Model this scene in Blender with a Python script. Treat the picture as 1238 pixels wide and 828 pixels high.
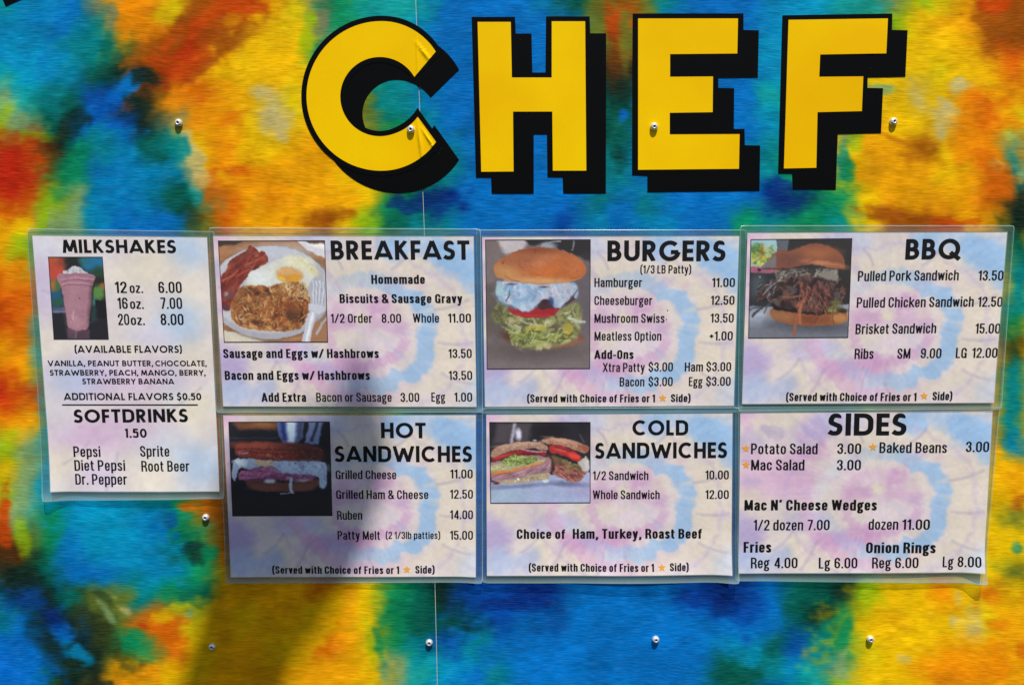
import bpy, bmesh, math, random
import numpy as np
from mathutils import Vector, Matrix, Euler
from mathutils.geometry import tessellate_polygon

for o in list(bpy.data.objects): bpy.data.objects.remove(o)
sc = bpy.context.scene
C = sc.collection

# ------------------------------------------------------------------ camera, sky, sun, exposure
F_PX, IW, IH = 1050.0, 1238.0, 828.0
CAM_P = Vector((0.0, -0.95, 1.72))
PITCH, ROLL = math.radians(6.5), math.radians(0.6)
cd = bpy.data.cameras.new('camera'); cam = bpy.data.objects.new('camera', cd); C.objects.link(cam)
cd.sensor_width = 36; cd.lens = F_PX / IW * 36; cd.clip_start = 0.01; cd.clip_end = 500
CAM_R = (Matrix.Rotation(math.pi/2 - PITCH, 3, 'X') @ Matrix.Rotation(ROLL, 3, 'Z'))
cam.matrix_world = Matrix.Translation(CAM_P) @ CAM_R.to_4x4()
sc.camera = cam

SUN_V = Vector((0.27, -1.0, 2.35)).normalized()        # from the wall towards the sun
w = bpy.data.worlds.new('World'); sc.world = w; w.use_nodes = True
nt = w.node_tree; bg = nt.nodes['Background']
sky = nt.nodes.new('ShaderNodeTexSky'); sky.sky_type = 'NISHITA'; sky.sun_disc = False
sky.sun_elevation = math.asin(SUN_V.z); sky.sun_rotation = math.atan2(SUN_V.x, SUN_V.y)
nt.links.new(sky.outputs[0], bg.inputs[0]); bg.inputs[1].default_value = 0.078
sd = bpy.data.lights.new('sun', 'SUN'); sd.energy = 5.0; sd.angle = math.radians(0.55); sd.color = (1, .95, .87)
so = bpy.data.objects.new('sun', sd); C.objects.link(so)
so.rotation_euler = (-SUN_V).to_track_quat('-Z', 'Y').to_euler()
sc.view_settings.view_transform = 'Standard'; sc.view_settings.look = 'None'
sc.view_settings.gamma = 1; sc.view_settings.exposure = 0.29

# ------------------------------------------------------------------ measuring: a point of the flat wall seen at photo position (px, py)
_R = np.array(CAM_R); _C = np.array(CAM_P)
def wall_xyz(px, py, d=0.0):
    """points on the plane y = -d (d metres in front of the wall)"""
    px = np.asarray(px, float); py = np.asarray(py, float); d = np.asarray(d, float)
    c = np.stack([(px - IW/2)/F_PX, -(py - IH/2)/F_PX, -np.ones_like(px + py)], -1)
    r = c @ _R.T
    t = -_C[1] / r[..., 1]                       # reach the wall itself, then step straight out from it
    p = _C + r * t[..., None]
    p[..., 1] = -d
    return p

def wall_relief(px, py):
    """the thin wall sheet is slightly wavy; whatever is stuck on it follows"""
    px = np.asarray(px, float); py = np.asarray(py, float)
    return .0012*fbm(px + 400, py + 400, 260, 88, 2)
# ------------------------------------------------------------------ helpers
def lin(c):
    c = np.asarray(c, float) / 255.0
    return np.where(c <= .04045, c/12.92, ((c + .055)/1.055)**2.4)

def obj(name, me, m, parent=None, **props):
    o = bpy.data.objects.new(name, me); C.objects.link(o)
    if m is not None and not me.materials: me.materials.append(m)
    if parent is not None: o.parent = parent
    for k, v in props.items(): o[k] = v
    return o

def empty(name, loc, label, cat, group=None):
    o = bpy.data.objects.new(name, None); C.objects.link(o); o.location = loc; o.empty_display_size = .02
    o['label'] = label; o['category'] = cat
    if group: o['group'] = group
    return o

def place(o, root):
    """parent o (mesh made in world coordinates) to root without moving it"""
    o.parent = root; o.matrix_parent_inverse = Matrix.Translation(root.location).inverted()
    return o

def grid_mesh(name, pts, cols=None, smooth=True):
    ny, nx = pts.shape[:2]
    me = bpy.data.meshes.new(name)
    idx = np.arange(ny*nx).reshape(ny, nx)
    q = np.stack([idx[:-1, :-1], idx[1:, :-1], idx[1:, 1:], idx[:-1, 1:]], -1).reshape(-1, 4)
    me.vertices.add(ny*nx); me.vertices.foreach_set('co', pts.reshape(-1).astype(np.float32))
    me.loops.add(q.size); me.loops.foreach_set('vertex_index', q.reshape(-1).astype(np.int32))
    me.polygons.add(len(q))
    me.polygons.foreach_set('loop_start', np.arange(0, q.size, 4, dtype=np.int32))
    me.update(calc_edges=True)
    if smooth: me.polygons.foreach_set('use_smooth', np.ones(len(q), bool))
    if cols is not None:
        a = me.color_attributes.new('print', 'FLOAT_COLOR', 'POINT')
        b = np.ones((ny*nx, 4), np.float32); b[:, :3] = cols.reshape(-1, 3)
        a.data.foreach_set('color', b.reshape(-1))
    return me

def mat(name, color=(.5, .5, .5), rough=.5, metal=0, coat=0, coat_rough=.1, spec=.5):
    m = bpy.data.materials.new(name); m.use_nodes = True
    b = m.node_tree.nodes['Principled BSDF']
    b.inputs['Base Color'].default_value = (*color, 1); b.inputs['Roughness'].default_value = rough
    b.inputs['Metallic'].default_value = metal; b.inputs['Coat Weight'].default_value = coat
    b.inputs['Coat Roughness'].default_value = coat_rough; b.inputs['Specular IOR Level'].default_value = spec
    return m, m.node_tree, b

def N(nt, t, **kw):
    n = nt.nodes.new(t)
    for k, v in kw.items(): setattr(n, k, v)
    return n

# ---- value noise
def vnoise(X, Y, seed):
    rs = np.random.RandomState(seed); L = rs.rand(257, 257)
    xi = np.floor(X).astype(int); yi = np.floor(Y).astype(int)
    fx = X - xi; fy = Y - yi; fx = fx*fx*(3-2*fx); fy = fy*fy*(3-2*fy)
    a = L[yi % 257, xi % 257]; b = L[yi % 257, (xi+1) % 257]; c = L[(yi+1) % 257, xi % 257]; d = L[(yi+1) % 257, (xi+1) % 257]
    return (a*(1-fx)+b*fx)*(1-fy) + (c*(1-fx)+d*fx)*fy
def fbm(X, Y, s, seed, octs=3, rough=.5):
    v = 0; a = 1; t = 0
    for k in range(octs):
        v = v + a*vnoise(X/s*2**k + 17*k, Y/s*2**k + 31*k, seed+k); t += a; a *= rough
    return v/t - .5

# ------------------------------------------------------------------ the printed tie-dye of the wall: dye colours read on a 30 px lattice
PAL = dict(A=(0,125,172), B=(0,105,178), D=(4,68,150), I=(6,38,108), U=(2,100,184), T=(0,120,128), t=(22,150,148), C=(0,142,182),
  G=(8,130,84), H=(0,84,72), K=(16,34,28), k=(52,58,22), S=(98,112,40), g=(142,176,18), L=(128,158,108), l=(196,180,116),
  Y=(226,182,5), y=(216,194,15), O=(222,134,6), o=(224,156,6), r=(202,98,8), R=(172,36,16), Q=(180,66,10), N=(146,76,10), n=(74,40,14), M=(112,120,86))
ROWS = [
 [6,0,0,1,25,18,18,17,23,22,22,19,17,25,8,6,6,6,1,1,1,1,0,9,12,23,12,5,1,1,1,0,0,7,6,6,25,13,17,19,22,23],
 [0,0,1,0,5,18,18,23,22,23,19,16,17,25,8,6,6,0,1,1,1,1,1,1,12,22,12,1,1,1,1,0,7,7,6,8,13,16,19,19,23,23],
 [0,7,0,5,5,12,23,22,22,19,16,16,17,8,8,6,6,1,1,1,1,1,1,1,12,23,12,1,1,1,1,7,7,7,5,14,16,16,16,19,23,22],
 [6,7,0,0,9,10,24,22,19,16,17,16,16,16,12,8,6,5,1,1,1,1,1,1,10,24,10,1,1,1,1,0,7,5,5,16,16,16,17,16,19,20],
 [14,6,5,9,2,10,10,18,20,18,16,15,17,19,16,12,6,0,1,1,1,1,1,1,9,10,5,1,1,1,1,6,6,14,16,16,16,15,16,18,20,19],
 [13,14,9,10,4,2,10,25,18,19,16,15,16,19,19,12,8,5,1,1,1,1,1,0,10,9,4,1,1,1,1,7,5,14,16,19,16,16,15,18,20,17],
 [21,22,24,9,5,0,9,5,16,18,16,16,19,19,19,16,8,5,5,1,1,1,1,5,5,9,1,1,1,1,1,5,5,14,17,19,19,23,16,18,18,14],
 [21,22,12,8,1,1,0,0,15,19,18,19,19,19,16,16,19,8,5,1,1,1,1,1,5,5,1,1,1,1,1,5,8,5,17,19,19,19,16,19,20,5],
 [21,22,13,14,0,1,0,9,6,20,19,18,19,19,19,16,8,9,3,1,1,1,1,1,5,1,5,1,1,1,1,3,3,9,8,16,19,19,19,19,20,10],
 [19,16,14,14,0,1,1,1,12,20,19,19,19,23,16,13,9,5,5,1,1,1,1,2,0,1,0,0,1,1,8,5,8,8,5,16,23,23,22,19,19,10],
 [19,13,-1,-1,-1,-1,-1,-1,-1,-1,-1,-1,-1,-1,-1,-1,-1,-1,-1,-1,-1,-1,-1,-1,-1,-1,-1,-1,-1,-1,-1,-1,-1,-1,-1,-1,-1,-1,-1,-1,-1,9],
 [18,18,-1,-1,-1,-1,-1,-1,-1,-1,-1,-1,-1,-1,-1,-1,-1,-1,-1,-1,-1,-1,-1,-1,-1,-1,-1,-1,-1,-1,-1,-1,-1,-1,-1,-1,-1,-1,-1,-1,-1,5],
 [22,20,-1,-1,-1,-1,-1,-1,-1,-1,-1,-1,-1,-1,-1,-1,-1,-1,-1,-1,-1,-1,-1,-1,-1,-1,-1,-1,-1,-1,-1,-1,-1,-1,-1,-1,-1,-1,-1,-1,-1,5],
 [22,20,-1,-1,-1,-1,-1,-1,-1,-1,-1,-1,-1,-1,-1,-1,-1,-1,-1,-1,-1,-1,-1,-1,-1,-1,-1,-1,-1,-1,-1,-1,-1,-1,-1,-1,-1,-1,-1,-1,-1,8],
 [19,18,-1,-1,-1,-1,-1,-1,-1,-1,-1,-1,-1,-1,-1,-1,-1,-1,-1,-1,-1,-1,-1,-1,-1,-1,-1,-1,-1,-1,-1,-1,-1,-1,-1,-1,-1,-1,-1,-1,-1,11],
 [22,19,-1,-1,-1,-1,-1,-1,-1,-1,-1,-1,-1,-1,-1,-1,-1,-1,-1,-1,-1,-1,-1,-1,-1,-1,-1,-1,-1,-1,-1,-1,-1,-1,-1,-1,-1,-1,-1,-1,-1,5],
 [21,22,-1,-1,-1,-1,-1,-1,-1,-1,-1,-1,16,19,16,16,13,-1,-1,-1,-1,-1,-1,-1,-1,-1,-1,-1,-1,-1,-1,-1,-1,-1,-1,-1,-1,-1,-1,19,19,5],
 [18,19,-1,-1,-1,-1,-1,-1,-1,-1,-1,-1,19,16,16,16,13,-1,-1,-1,-1,-1,-1,-1,-1,-1,-1,-1,-1,-1,-1,-1,-1,-1,-1,-1,-1,-1,-1,19,19,5],
 [13,14,-1,-1,-1,-1,-1,-1,-1,-1,-1,-1,-1,-1,-1,-1,-1,-1,-1,-1,-1,-1,-1,-1,-1,-1,-1,-1,-1,-1,-1,-1,-1,-1,-1,-1,-1,-1,-1,-1,-1,0],
 [16,14,-1,-1,-1,-1,-1,-1,-1,-1,-1,-1,-1,-1,-1,-1,-1,-1,-1,-1,-1,-1,-1,-1,-1,-1,-1,-1,-1,-1,-1,-1,-1,-1,-1,-1,-1,-1,-1,-1,-1,19],
 [13,14,7,7,7,7,5,8,20,23,-1,-1,-1,-1,-1,-1,-1,-1,-1,-1,-1,-1,-1,-1,-1,-1,-1,-1,-1,-1,-1,-1,-1,-1,-1,-1,-1,-1,-1,-1,16,19],
 [22,14,8,0,7,7,1,8,12,23,-1,-1,-1,-1,-1,-1,-1,-1,-1,-1,-1,-1,-1,-1,-1,-1,-1,-1,-1,-1,-1,-1,-1,-1,-1,-1,-1,-1,-1,-1,16,12],
 [24,12,8,1,7,0,0,9,8,23,-1,-1,-1,-1,-1,-1,-1,-1,-1,-1,-1,-1,-1,-1,-1,-1,-1,-1,-1,-1,-1,-1,-1,-1,-1,-1,-1,-1,-1,-1,16,16],
 [24,10,9,1,1,0,0,0,8,19,19,19,-1,-1,-1,-1,-1,-1,-1,-1,-1,-1,-1,-1,-1,-1,-1,-1,-1,-1,-1,-1,-1,-1,-1,-1,-1,-1,-1,-1,17,12],
 [5,3,10,9,12,12,5,8,9,19,19,19,19,20,19,16,8,9,10,2,2,3,3,1,1,1,1,1,2,3,2,1,9,9,10,13,16,16,18,16,20,16],
 [5,1,3,2,10,12,20,20,17,19,16,19,19,19,19,16,8,9,9,10,2,1,3,1,1,1,1,1,1,1,2,1,9,10,8,16,19,16,16,15,17,19],
 [4,4,10,2,10,8,8,20,16,19,19,16,19,20,19,17,8,5,2,5,1,1,1,1,1,1,1,1,1,0,7,9,2,5,8,17,16,16,19,19,18,19],
 [4,4,9,12,10,19,18,16,16,19,19,19,19,19,19,16,14,6,7,1,5,1,1,1,1,1,1,1,1,9,9,5,0,6,14,16,16,19,18,18,18,19],
 [4,4,11,10,24,18,16,19,19,19,19,19,19,19,19,16,14,6,1,1,1,1,1,1,1,1,1,1,1,9,9,2,5,6,13,16,16,16,18,19,19,19],
]   # one row every 30 px from y = 0; numbers are dyes in the order of DYES, -1 = behind the sheets
DYES = list(PAL.values())
def dye_lattice():
    g = np.full((29, 42, 3), np.nan)
    for r, row in enumerate(ROWS):
        for c, k in enumerate(row):
            if k >= 0: g[r, c] = lin(DYES[k])**(1/2.2)
    rr = np.arange(29)
    for c in range(42):
        ok = ~np.isnan(g[:, c, 0])
        for k in range(3): g[:, c, k] = np.interp(rr, rr[ok], g[ok, c, k])
    return g
SPOTS = [ # x, y, rx, ry, angle, dye, strength : distinct blots of dye
 (228,52,92,24,-38,'Q',.7),(272,58,80,13,-38,'N',.75),(206,34,66,11,-38,'N',.7),(290,110,90,22,-38,'o',.6),(330,60,60,30,-45,'Y',.6),(40,50,60,14,-55,'A',.6),(75,30,50,8,-60,'B',.6),(100,60,60,9,-55,'T',.4),
 (1215,30,60,18,38,'N',.5),(1150,60,70,20,45,'Y',.5),(90,200,50,12,-60,'G',.5),(140,230,60,24,-70,'A',.7),(640,225,70,16,0,'B',.7),(620,180,30,60,0,'B',.4),
 (70,775,85,30,54,'K',.85),(128,765,60,20,52,'k',.7),(20,690,30,24,40,'K',.6),(30,800,50,22,65,'B',.8),(310,790,70,30,-40,'o',.7),(370,760,60,26,-50,'Y',.7),(1100,740,90,40,-20,'Y',.5),(700,770,130,40,0,'B',.6),(140,640,70,34,10,'C',.6),(20,790,40,60,-20,'U',.5),
 (104,145,26,11,-45,'B',.9),(152,106,26,10,-38,'B',.9),(128,128,22,11,-40,'D',.7),(135,120,16,8,-40,'U',.6),(180,92,16,11,20,'K',.9),(70,172,14,12,-40,'K',.8),(60,180,10,8,0,'n',.7),
 (228,72,34,24,-38,'R',.45),(212,55,22,7,-48,'N',.7),(262,48,26,20,-30,'N',.7),(255,78,28,6,-38,'N',.55),(300,8,26,12,0,'Q',.8),(280,25,12,6,-30,'o',.5),
 (205,18,18,9,-20,'y',.7),(137,18,9,20,12,'M',.9),(128,60,7,22,12,'H',.5),(150,35,10,24,0,'O',.7),(170,40,26,12,0,'O',.6),(178,42,22,7,-15,'S',.0),
 (314,112,13,8,0,'l',.9),(330,143,18,14,-20,'l',.9),(340,165,8,11,0,'l',.8),(225,168,6,12,10,'l',.7),(236,190,9,22,-20,'l',.85),(250,218,8,12,-40,'l',.8),
 (288,205,14,9,0,'r',.8),(252,235,12,24,15,'r',.8),(275,145,16,11,0,'r',.6),(215,245,18,14,0,'H',.85),(232,262,14,14,0,'k',.6),(190,190,16,10,-30,'H',.6),(215,178,12,12,0,'T',.8),
 (15,205,30,26,0,'R',.8),(48,190,9,10,0,'Q',.9),(12,160,20,12,20,'g',.0),(30,148,28,10,20,'L',.7),(45,165,22,8,0,'g',.5),(5,255,26,10,0,'Q',.6),
 (52,262,8,20,20,'g',.8),(90,150,12,20,40,'K',.75),(375,22,9,18,-15,'g',.8),(392,22,8,16,0,'M',.9),(372,50,9,14,0,'g',.7),(385,8,14,6,0,'G',.5),
 (395,262,36,7,-6,'N',.7),(520,240,42,14,-8,'I',.75),(740,22,9,24,0,'Q',.8),(740,70,10,20,0,'n',.6),(722,45,8,36,0,'S',.8),(757,45,8,36,0,'S',.8),
 (745,145,22,24,0,'H',.8),(753,140,7,9,0,'U',.9),(755,110,10,14,0,'K',.6),(748,190,12,16,0,'K',.5),(950,228,34,12,5,'I',.8),(925,205,9,10,0,'t',.5),(925,140,12,10,0,'C',.6),
 (1060,108,20,6,0,'L',.85),(1027,160,10,14,0,'L',.8),(1035,170,9,14,0,'g',.6),(1018,200,8,20,0,'T',.7),(1025,210,8,16,0,'G',.7),
 (1160,104,14,9,0,'l',.95),(1143,132,16,10,25,'l',.95),(1136,160,8,9,0,'l',.9),(1205,200,7,8,-30,'l',.8),(1237,205,8,16,0,'L',.9),
 (1163,170,16,24,0,'O',.7),(1190,195,14,14,0,'r',.6),(1212,225,20,16,0,'r',.8),(1218,150,20,10,0,'O',.7),(1225,35,20,22,30,'N',.9),(1200,8,20,8,0,'Q',.9),(1190,28,18,6,40,'N',.6),
 (1090,262,44,7,10,'N',.85),(1160,270,26,7,0,'Q',.7),(1085,170,22,4,25,'N',.45),(1234,262,9,18,0,'K',.8),(1190,20,0.1,.1,0,'N',.1),
 (74,762,16,9,40,'U',.9),(98,790,18,8,30,'A',.85),(62,745,14,10,40,'I',.8),(50,770,12,26,-35,'K',.4),(120,735,9,18,-30,'S',.6),(132,742,6,18,-32,'L',.75),
 (148,735,16,7,45,'l',.75),(128,722,18,5,35,'K',.4),(157,770,14,22,-35,'G',.85),(202,758,22,16,25,'r',.9),(170,755,8,4,20,'Q',.9),(215,735,30,8,-20,'y',.6),(230,740,6,5,0,'L',.7),
 (15,670,16,14,0,'n',.9),(5,655,10,7,0,'Q',.8),(40,725,18,14,0,'D',.6),(205,632,12,18,-25,'D',.6),(238,665,12,14,0,'K',.75),(255,668,9,10,0,'G',.6),(232,614,16,5,10,'r',.8),(196,640,8,16,-25,'B',.7),
 (7,625,8,28,0,'Q',.85),(28,650,9,24,-15,'g',.7),(118,695,30,10,0,'B',.6),(170,700,18,12,0,'T',.5),
 (620,730,34,9,0,'I',.75),(566,798,10,14,0,'C',.5),(466,812,8,18,0,'L',.8),(447,770,7,34,-12,'g',.5),(458,778,7,30,-12,'G',.7),(840,725,26,10,0,'I',.6),(873,735,18,10,0,'I',.5),
 (912,790,9,14,20,'C',.6),(925,750,20,9,-30,'B',.5),(1016,802,9,16,10,'L',.85),(1022,762,7,22,20,'G',.8),(1135,712,13,14,0,'O',.8),(1152,750,7,9,0,'l',.8),(1158,722,5,12,0,'l',.5),
 (1093,795,8,5,0,'l',.6),(1160,795,22,14,0,'O',.5),(1205,755,14,7,0,'r',.5),(1235,790,10,12,0,'r',.6),(1218,805,24,9,0,'O',.5),(1230,610,12,10,0,'N',.8),(1231,662,6,7,0,'T',.6),(440,135,22,16,-20,'S',.7),(470,120,26,22,0,'T',.7)]
def dye(px, py):
    """dye colour (linear) at photo positions"""
    g = dye_lattice()
    sgn = np.where(px < 737, 1, -1)*1.0                 # the cloth was folded down the middle: its streaks lean the other way on each side
    al = (px*.62 - sgn*py*.78); ac = (px*.78*sgn + py*.62)
    wa = fbm(al, ac*2.6, 95, 3, 3); wb = fbm(al*1.1, ac*2.4, 60, 5, 3); wc = fbm(al, ac*2.2, 20, 9, 2)
    x = px + 30*wa + 8*wc; y = py - sgn*22*wa*.5 + 26*wb - 6*wc
    wd = fbm(px*.8, py*1.2, 16, 93, 3, .65); we = fbm(px*.8, py*1.2, 16, 97, 3, .65); x = x + 17*wd; y = y + 17*we
    gx = np.abs(x/30); gy = np.abs(y/30)
    gx = 41 - np.abs(41 - gx % 82) if True else gx; gy = 28 - np.abs(28 - gy % 56)
    xi = np.clip(np.floor(gx).astype(int), 0, 40); yi = np.clip(np.floor(gy).astype(int), 0, 27)
    fx = gx-xi; fy = gy-yi
    fx = fx*fx*(3-2*fx); fy = fy*fy*(3-2*fy)
    bs = lambda f: ((1-f)**3/6, (3*f**3-6*f*f+4)/6, (-3*f**3+3*f*f+3*f+1)/6, f**3/6)
    wx_, wy_ = bs(gx-xi), bs(gy-yi); smooth = 0
    for i in range(4):
        for j in range(4): smooth = smooth + g[np.clip(yi+i-1, 0, 28), np.clip(xi+j-1, 0, 41)]*(wy_[i]*wx_[j])[..., None]
    fx = fx[..., None]; fy = fy[..., None]
    c = .3*smooth + .7*((g[yi, xi]*(1-fx)+g[yi, xi+1]*fx)*(1-fy) + (g[yi+1, xi]*(1-fx)+g[yi+1, xi+1]*fx)*fy)
    n1 = fbm(al, ac*1.7, 36, 41, 4, .6); n2 = fbm(px*.6, py, 8, 47, 2)
    for (sx, sy, rx, ry, a, ch, st) in SPOTS:
        dx = px - sx; dy = py - sy; ca, sa = math.cos(math.radians(a)), math.sin(math.radians(a))
        u = (dx*ca + dy*sa)/(rx*1.15); v = (-dx*sa + dy*ca)/(ry*1.15)
        d = np.sqrt(u*u+v*v) + n1*1.3 + n2*.9 + wd*.8
        k = np.clip((1.25-d)/.9, 0, 1); k = (k*k*(3-2*k)*st)[..., None]
        c = c*(1-k) + (lin(PAL[ch])**(1/2.2))*k
    # crumple mottling of the dye itself
    m = 1 + .22*fbm(px+.5*py, py, 40, 61, 3) + .26*fbm(px*.6, py*1.3, 15, 71, 3, .75)
    lum = c.mean(-1, keepdims=True); c = np.clip((lum + 1.08*(c-lum))*m[..., None], 0, 1)
    return c**2.2

def wall_material():
    m, nt, b = mat('printed vinyl wrap', rough=.7, spec=.03)
    at = N(nt, 'ShaderNodeAttribute', attribute_name='print')
    geo = N(nt, 'ShaderNodeNewGeometry')
    # the wrap shows the knit of the dyed cloth: short wavy horizontal streaks
    warp = N(nt, 'ShaderNodeTexNoise'); warp.inputs['Scale'].default_value = 9; warp.inputs['Detail'].default_value = 1
    nt.links.new(geo.outputs['Position'], warp.inputs['Vector'])
    sub = N(nt, 'ShaderNodeVectorMath', operation='MULTIPLY_ADD'); sub.inputs[1].default_value = (.02, 0, .016)
    nt.links.new(warp.outputs['Color'], sub.inputs[0]); nt.links.new(geo.outputs['Position'], sub.inputs[2])
    mp = N(nt, 'ShaderNodeMapping'); mp.inputs['Scale'].default_value = (62, 1, 860)
    nt.links.new(sub.outputs[0], mp.inputs['Vector'])
    n1 = N(nt, 'ShaderNodeTexNoise'); n1.inputs['Scale'].default_value = 1; n1.inputs['Detail'].default_value = 2; n1.inputs['Roughness'].default_value = .65
    nt.links.new(mp.outputs[0], n1.inputs['Vector'])
    mp2 = N(nt, 'ShaderNodeMapping'); mp2.inputs['Scale'].default_value = (30, 1, 240)
    nt.links.new(sub.outputs[0], mp2.inputs['Vector'])
    n2 = N(nt, 'ShaderNodeTexNoise'); n2.inputs['Scale'].default_value = 1; n2.inputs['Detail'].default_value = 1
    nt.links.new(mp2.outputs[0], n2.inputs['Vector'])
    mr = N(nt, 'ShaderNodeMapRange'); mr.inputs['From Min'].default_value = .3; mr.inputs['From Max'].default_value = .7
    mr.inputs['To Min'].default_value = .76; mr.inputs['To Max'].default_value = 1.24
    nt.links.new(n1.outputs['Fac'], mr.inputs['Value'])
    mr2 = N(nt, 'ShaderNodeMapRange'); mr2.inputs['From Min'].default_value = .3; mr2.inputs['From Max'].default_value = .7
    mr2.inputs['To Min'].default_value = .94; mr2.inputs['To Max'].default_value = 1.06
    nt.links.new(n2.outputs['Fac'], mr2.inputs['Value'])
    mm = N(nt, 'ShaderNodeMath', operation='MULTIPLY'); nt.links.new(mr.outputs[0], mm.inputs[0]); nt.links.new(mr2.outputs[0], mm.inputs[1])
    sc_ = N(nt, 'ShaderNodeVectorMath', operation='SCALE'); nt.links.new(at.outputs['Color'], sc_.inputs[0]); nt.links.new(mm.outputs[0], sc_.inputs['Scale'])
    # threads catch a little undyed white where the streak is light
    add = N(nt, 'ShaderNodeMix', data_type='RGBA', blend_type='MIX'); add.inputs['B'].default_value = (.30, .50, .30, 1)
    mr3 = N(nt, 'ShaderNodeMapRange'); mr3.inputs['From Min'].default_value = .45; mr3.inputs['From Max'].default_value = .8
    mr3.inputs['To Max'].default_value = .05
    nt.links.new(n1.outputs['Fac'], mr3.inputs['Value']); nt.links.new(mr3.outputs[0], add.inputs['Factor'])
    nt.links.new(sc_.outputs[0], add.inputs['A'])
    nt.links.new(add.outputs['Result'], b.inputs['Base Color'])
    bp = N(nt, 'ShaderNodeBump'); bp.inputs['Strength'].default_value = .12; bp.inputs['Distance'].default_value = .0006
    nt.links.new(n1.outputs['Fac'], bp.inputs['Height']); nt.links.new(bp.outputs[0], b.inputs['Normal'])
    return m

def seam_x(py): return 502.6 + np.interp(py, [-200, 0, 280, 707, 828, 1000], [-7, 0, 10.4, 23.2, 26.2, 31])

wall = empty('trailer_wall', (0, 0, float(wall_xyz(619, 828)[2])), 'flat food trailer side wrapped in blue, green and orange tie-dye vinyl', 'wall')
WM = wall_material()
ys = np.arange(-200, 1001, 2.3)
for side in (0, 1):
    n = 330 if side == 0 else 430
    s = np.linspace(0, 1, n)
    sx = seam_x(ys)[:, None]
    if side == 0: X = -260 + (sx - .36 + 260)*s[None]
    else: X = sx + .36 + (1500 - sx - .36)*s[None]
    Y = np.repeat(ys[:, None], n, 1)
    d = wall_relief(X, Y)
    if side == 0: d[:, -1] -= .0008
    else: d[:, 0] -= .0008
    me = grid_mesh('wall_panel', wall_xyz(X, Y, d), dye(X, Y))
    place(obj('wall_panel', me, WM), wall)
m_al, _, _ = mat('bare aluminium edge', (.45, .52, .5), .5, .1)
Yb = np.arange(-200, 1001, 30.0)
pts = wall_xyz(np.stack([seam_x(Yb)-2, seam_x(Yb)+2], 1), np.stack([Yb, Yb], 1), -.0009)
place(obj('seam_strip', grid_mesh('seam_strip', pts), m_al), wall)

# ---- screws
m_screw, _, _ = mat('zinc screw', (.78, .77, .75), .32, .55)
m_rec, _, _ = mat('screw recess', (.03, .03, .035), .6)
def lathe(name, prof, seg=28):
    bm = bmesh.new(); rings = []
    for r, h in prof:
        rings.append([bm.verts.new((r*math.cos(2*math.pi*k/seg), -h, r*math.sin(2*math.pi*k/seg))) for k in range(seg)])
    for a, b_ in zip(rings, rings[1:]):
        for k in range(seg): bm.faces.new((a[k], b_[k], b_[(k+1) % seg], a[(k+1) % seg]))
    bm.faces.new(rings[-1][::-1])
    bmesh.ops.recalc_face_normals(bm, faces=bm.faces)
    me = bpy.data.meshes.new(name); bm.to_mesh(me); bm.free()
    me.polygons.foreach_set('use_smooth', [True]*len(me.polygons)); return me
head_me = lathe('screw', [(.0040, -.0006), (.0041, .0012), (.0040, .0022), (.0034, .0033), (.0024, .0039), (.00135, .0042), (.00125, .0028)])
rec_me = lathe('recess', [(.00128, .0026), (.00125, .0034), (.0006, .0034)], 6)
for k, (x, y, d, tilt) in enumerate([(216.5, 149, 0, 0), (497, 157, .0009, .1), (790.5, 153.5, .0009, -.05), (1079.5, 147.5, 0, .05), (249, 625, 0, .03),
                       (257, 781, 0, .0), (519, 776, 0, -.06), (792.5, 772, .0003, .04), (1051.5, 771.5, .0003, 0)]):
    p = wall_xyz(x, y, d + wall_relief(x, y))
    o = obj('screw', head_me, m_screw); o.location = Vector(p) - wall.location; o.rotation_euler = (tilt, k*1.3, tilt*.7); o.parent = wall
    r = obj('recess', rec_me, m_rec, o)

# ------------------------------------------------------------------ CHEF: cut vinyl letters
m_yel, nty, by = mat('yellow cut vinyl', (.92, .555, .0), .55, 0, 0, .12, .05)
geo = N(nty, 'ShaderNodeNewGeometry'); nz = N(nty, 'ShaderNodeTexNoise'); nz.inputs['Scale'].default_value = 9; nz.inputs['Detail'].default_value = 1
nty.links.new(geo.outputs['Position'], nz.inputs['Vector'])
bp = N(nty, 'ShaderNodeBump'); bp.inputs['Strength'].default_value = .35; bp.inputs['Distance'].default_value = .004
nty.links.new(nz.outputs['Fac'], bp.inputs['Height']); nty.links.new(bp.outputs[0], by.inputs['Normal'])
m_blk, ntb, bb = mat('black cut vinyl', (.001, .001, .0012), .45, 0, 0, .15, .07)

geo = N(ntb, 'ShaderNodeNewGeometry'); nz = N(ntb, 'ShaderNodeTexNoise'); nz.inputs['Scale'].default_value = 420; nz.inputs['Detail'].default_value = 2
ntb.links.new(geo.outputs['Position'], nz.inputs['Vector']); mr = N(ntb, 'ShaderNodeMapRange'); mr.inputs['From Min'].default_value = .76; mr.inputs['From Max'].default_value = .84
ntb.links.new(nz.outputs['Fac'], mr.inputs['Value']); mx = N(ntb, 'ShaderNodeMix', data_type='RGBA'); mx.inputs['A'].default_value = (.002, .002, .0022, 1); mx.inputs['B'].default_value = (.10, .10, .10, 1)
ntb.links.new(mr.outputs[0], mx.inputs['Factor']); ntb.links.new(mx.outputs['Result'], bb.inputs['Base Color'])
nb = N(nty, 'ShaderNodeTexNoise'); nb.inputs['Scale'].default_value = 5; nb.inputs['Detail'].default_value = 4; gy_ = N(nty, 'ShaderNodeNewGeometry'); nty.links.new(gy_.outputs['Position'], nb.inputs['Vector'])
my_ = N(nty, 'ShaderNodeMix', data_type='RGBA'); my_.inputs['A'].default_value = (.84, .47, .0, 1); my_.inputs['B'].default_value = (.90, .58, .0, 1)
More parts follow.
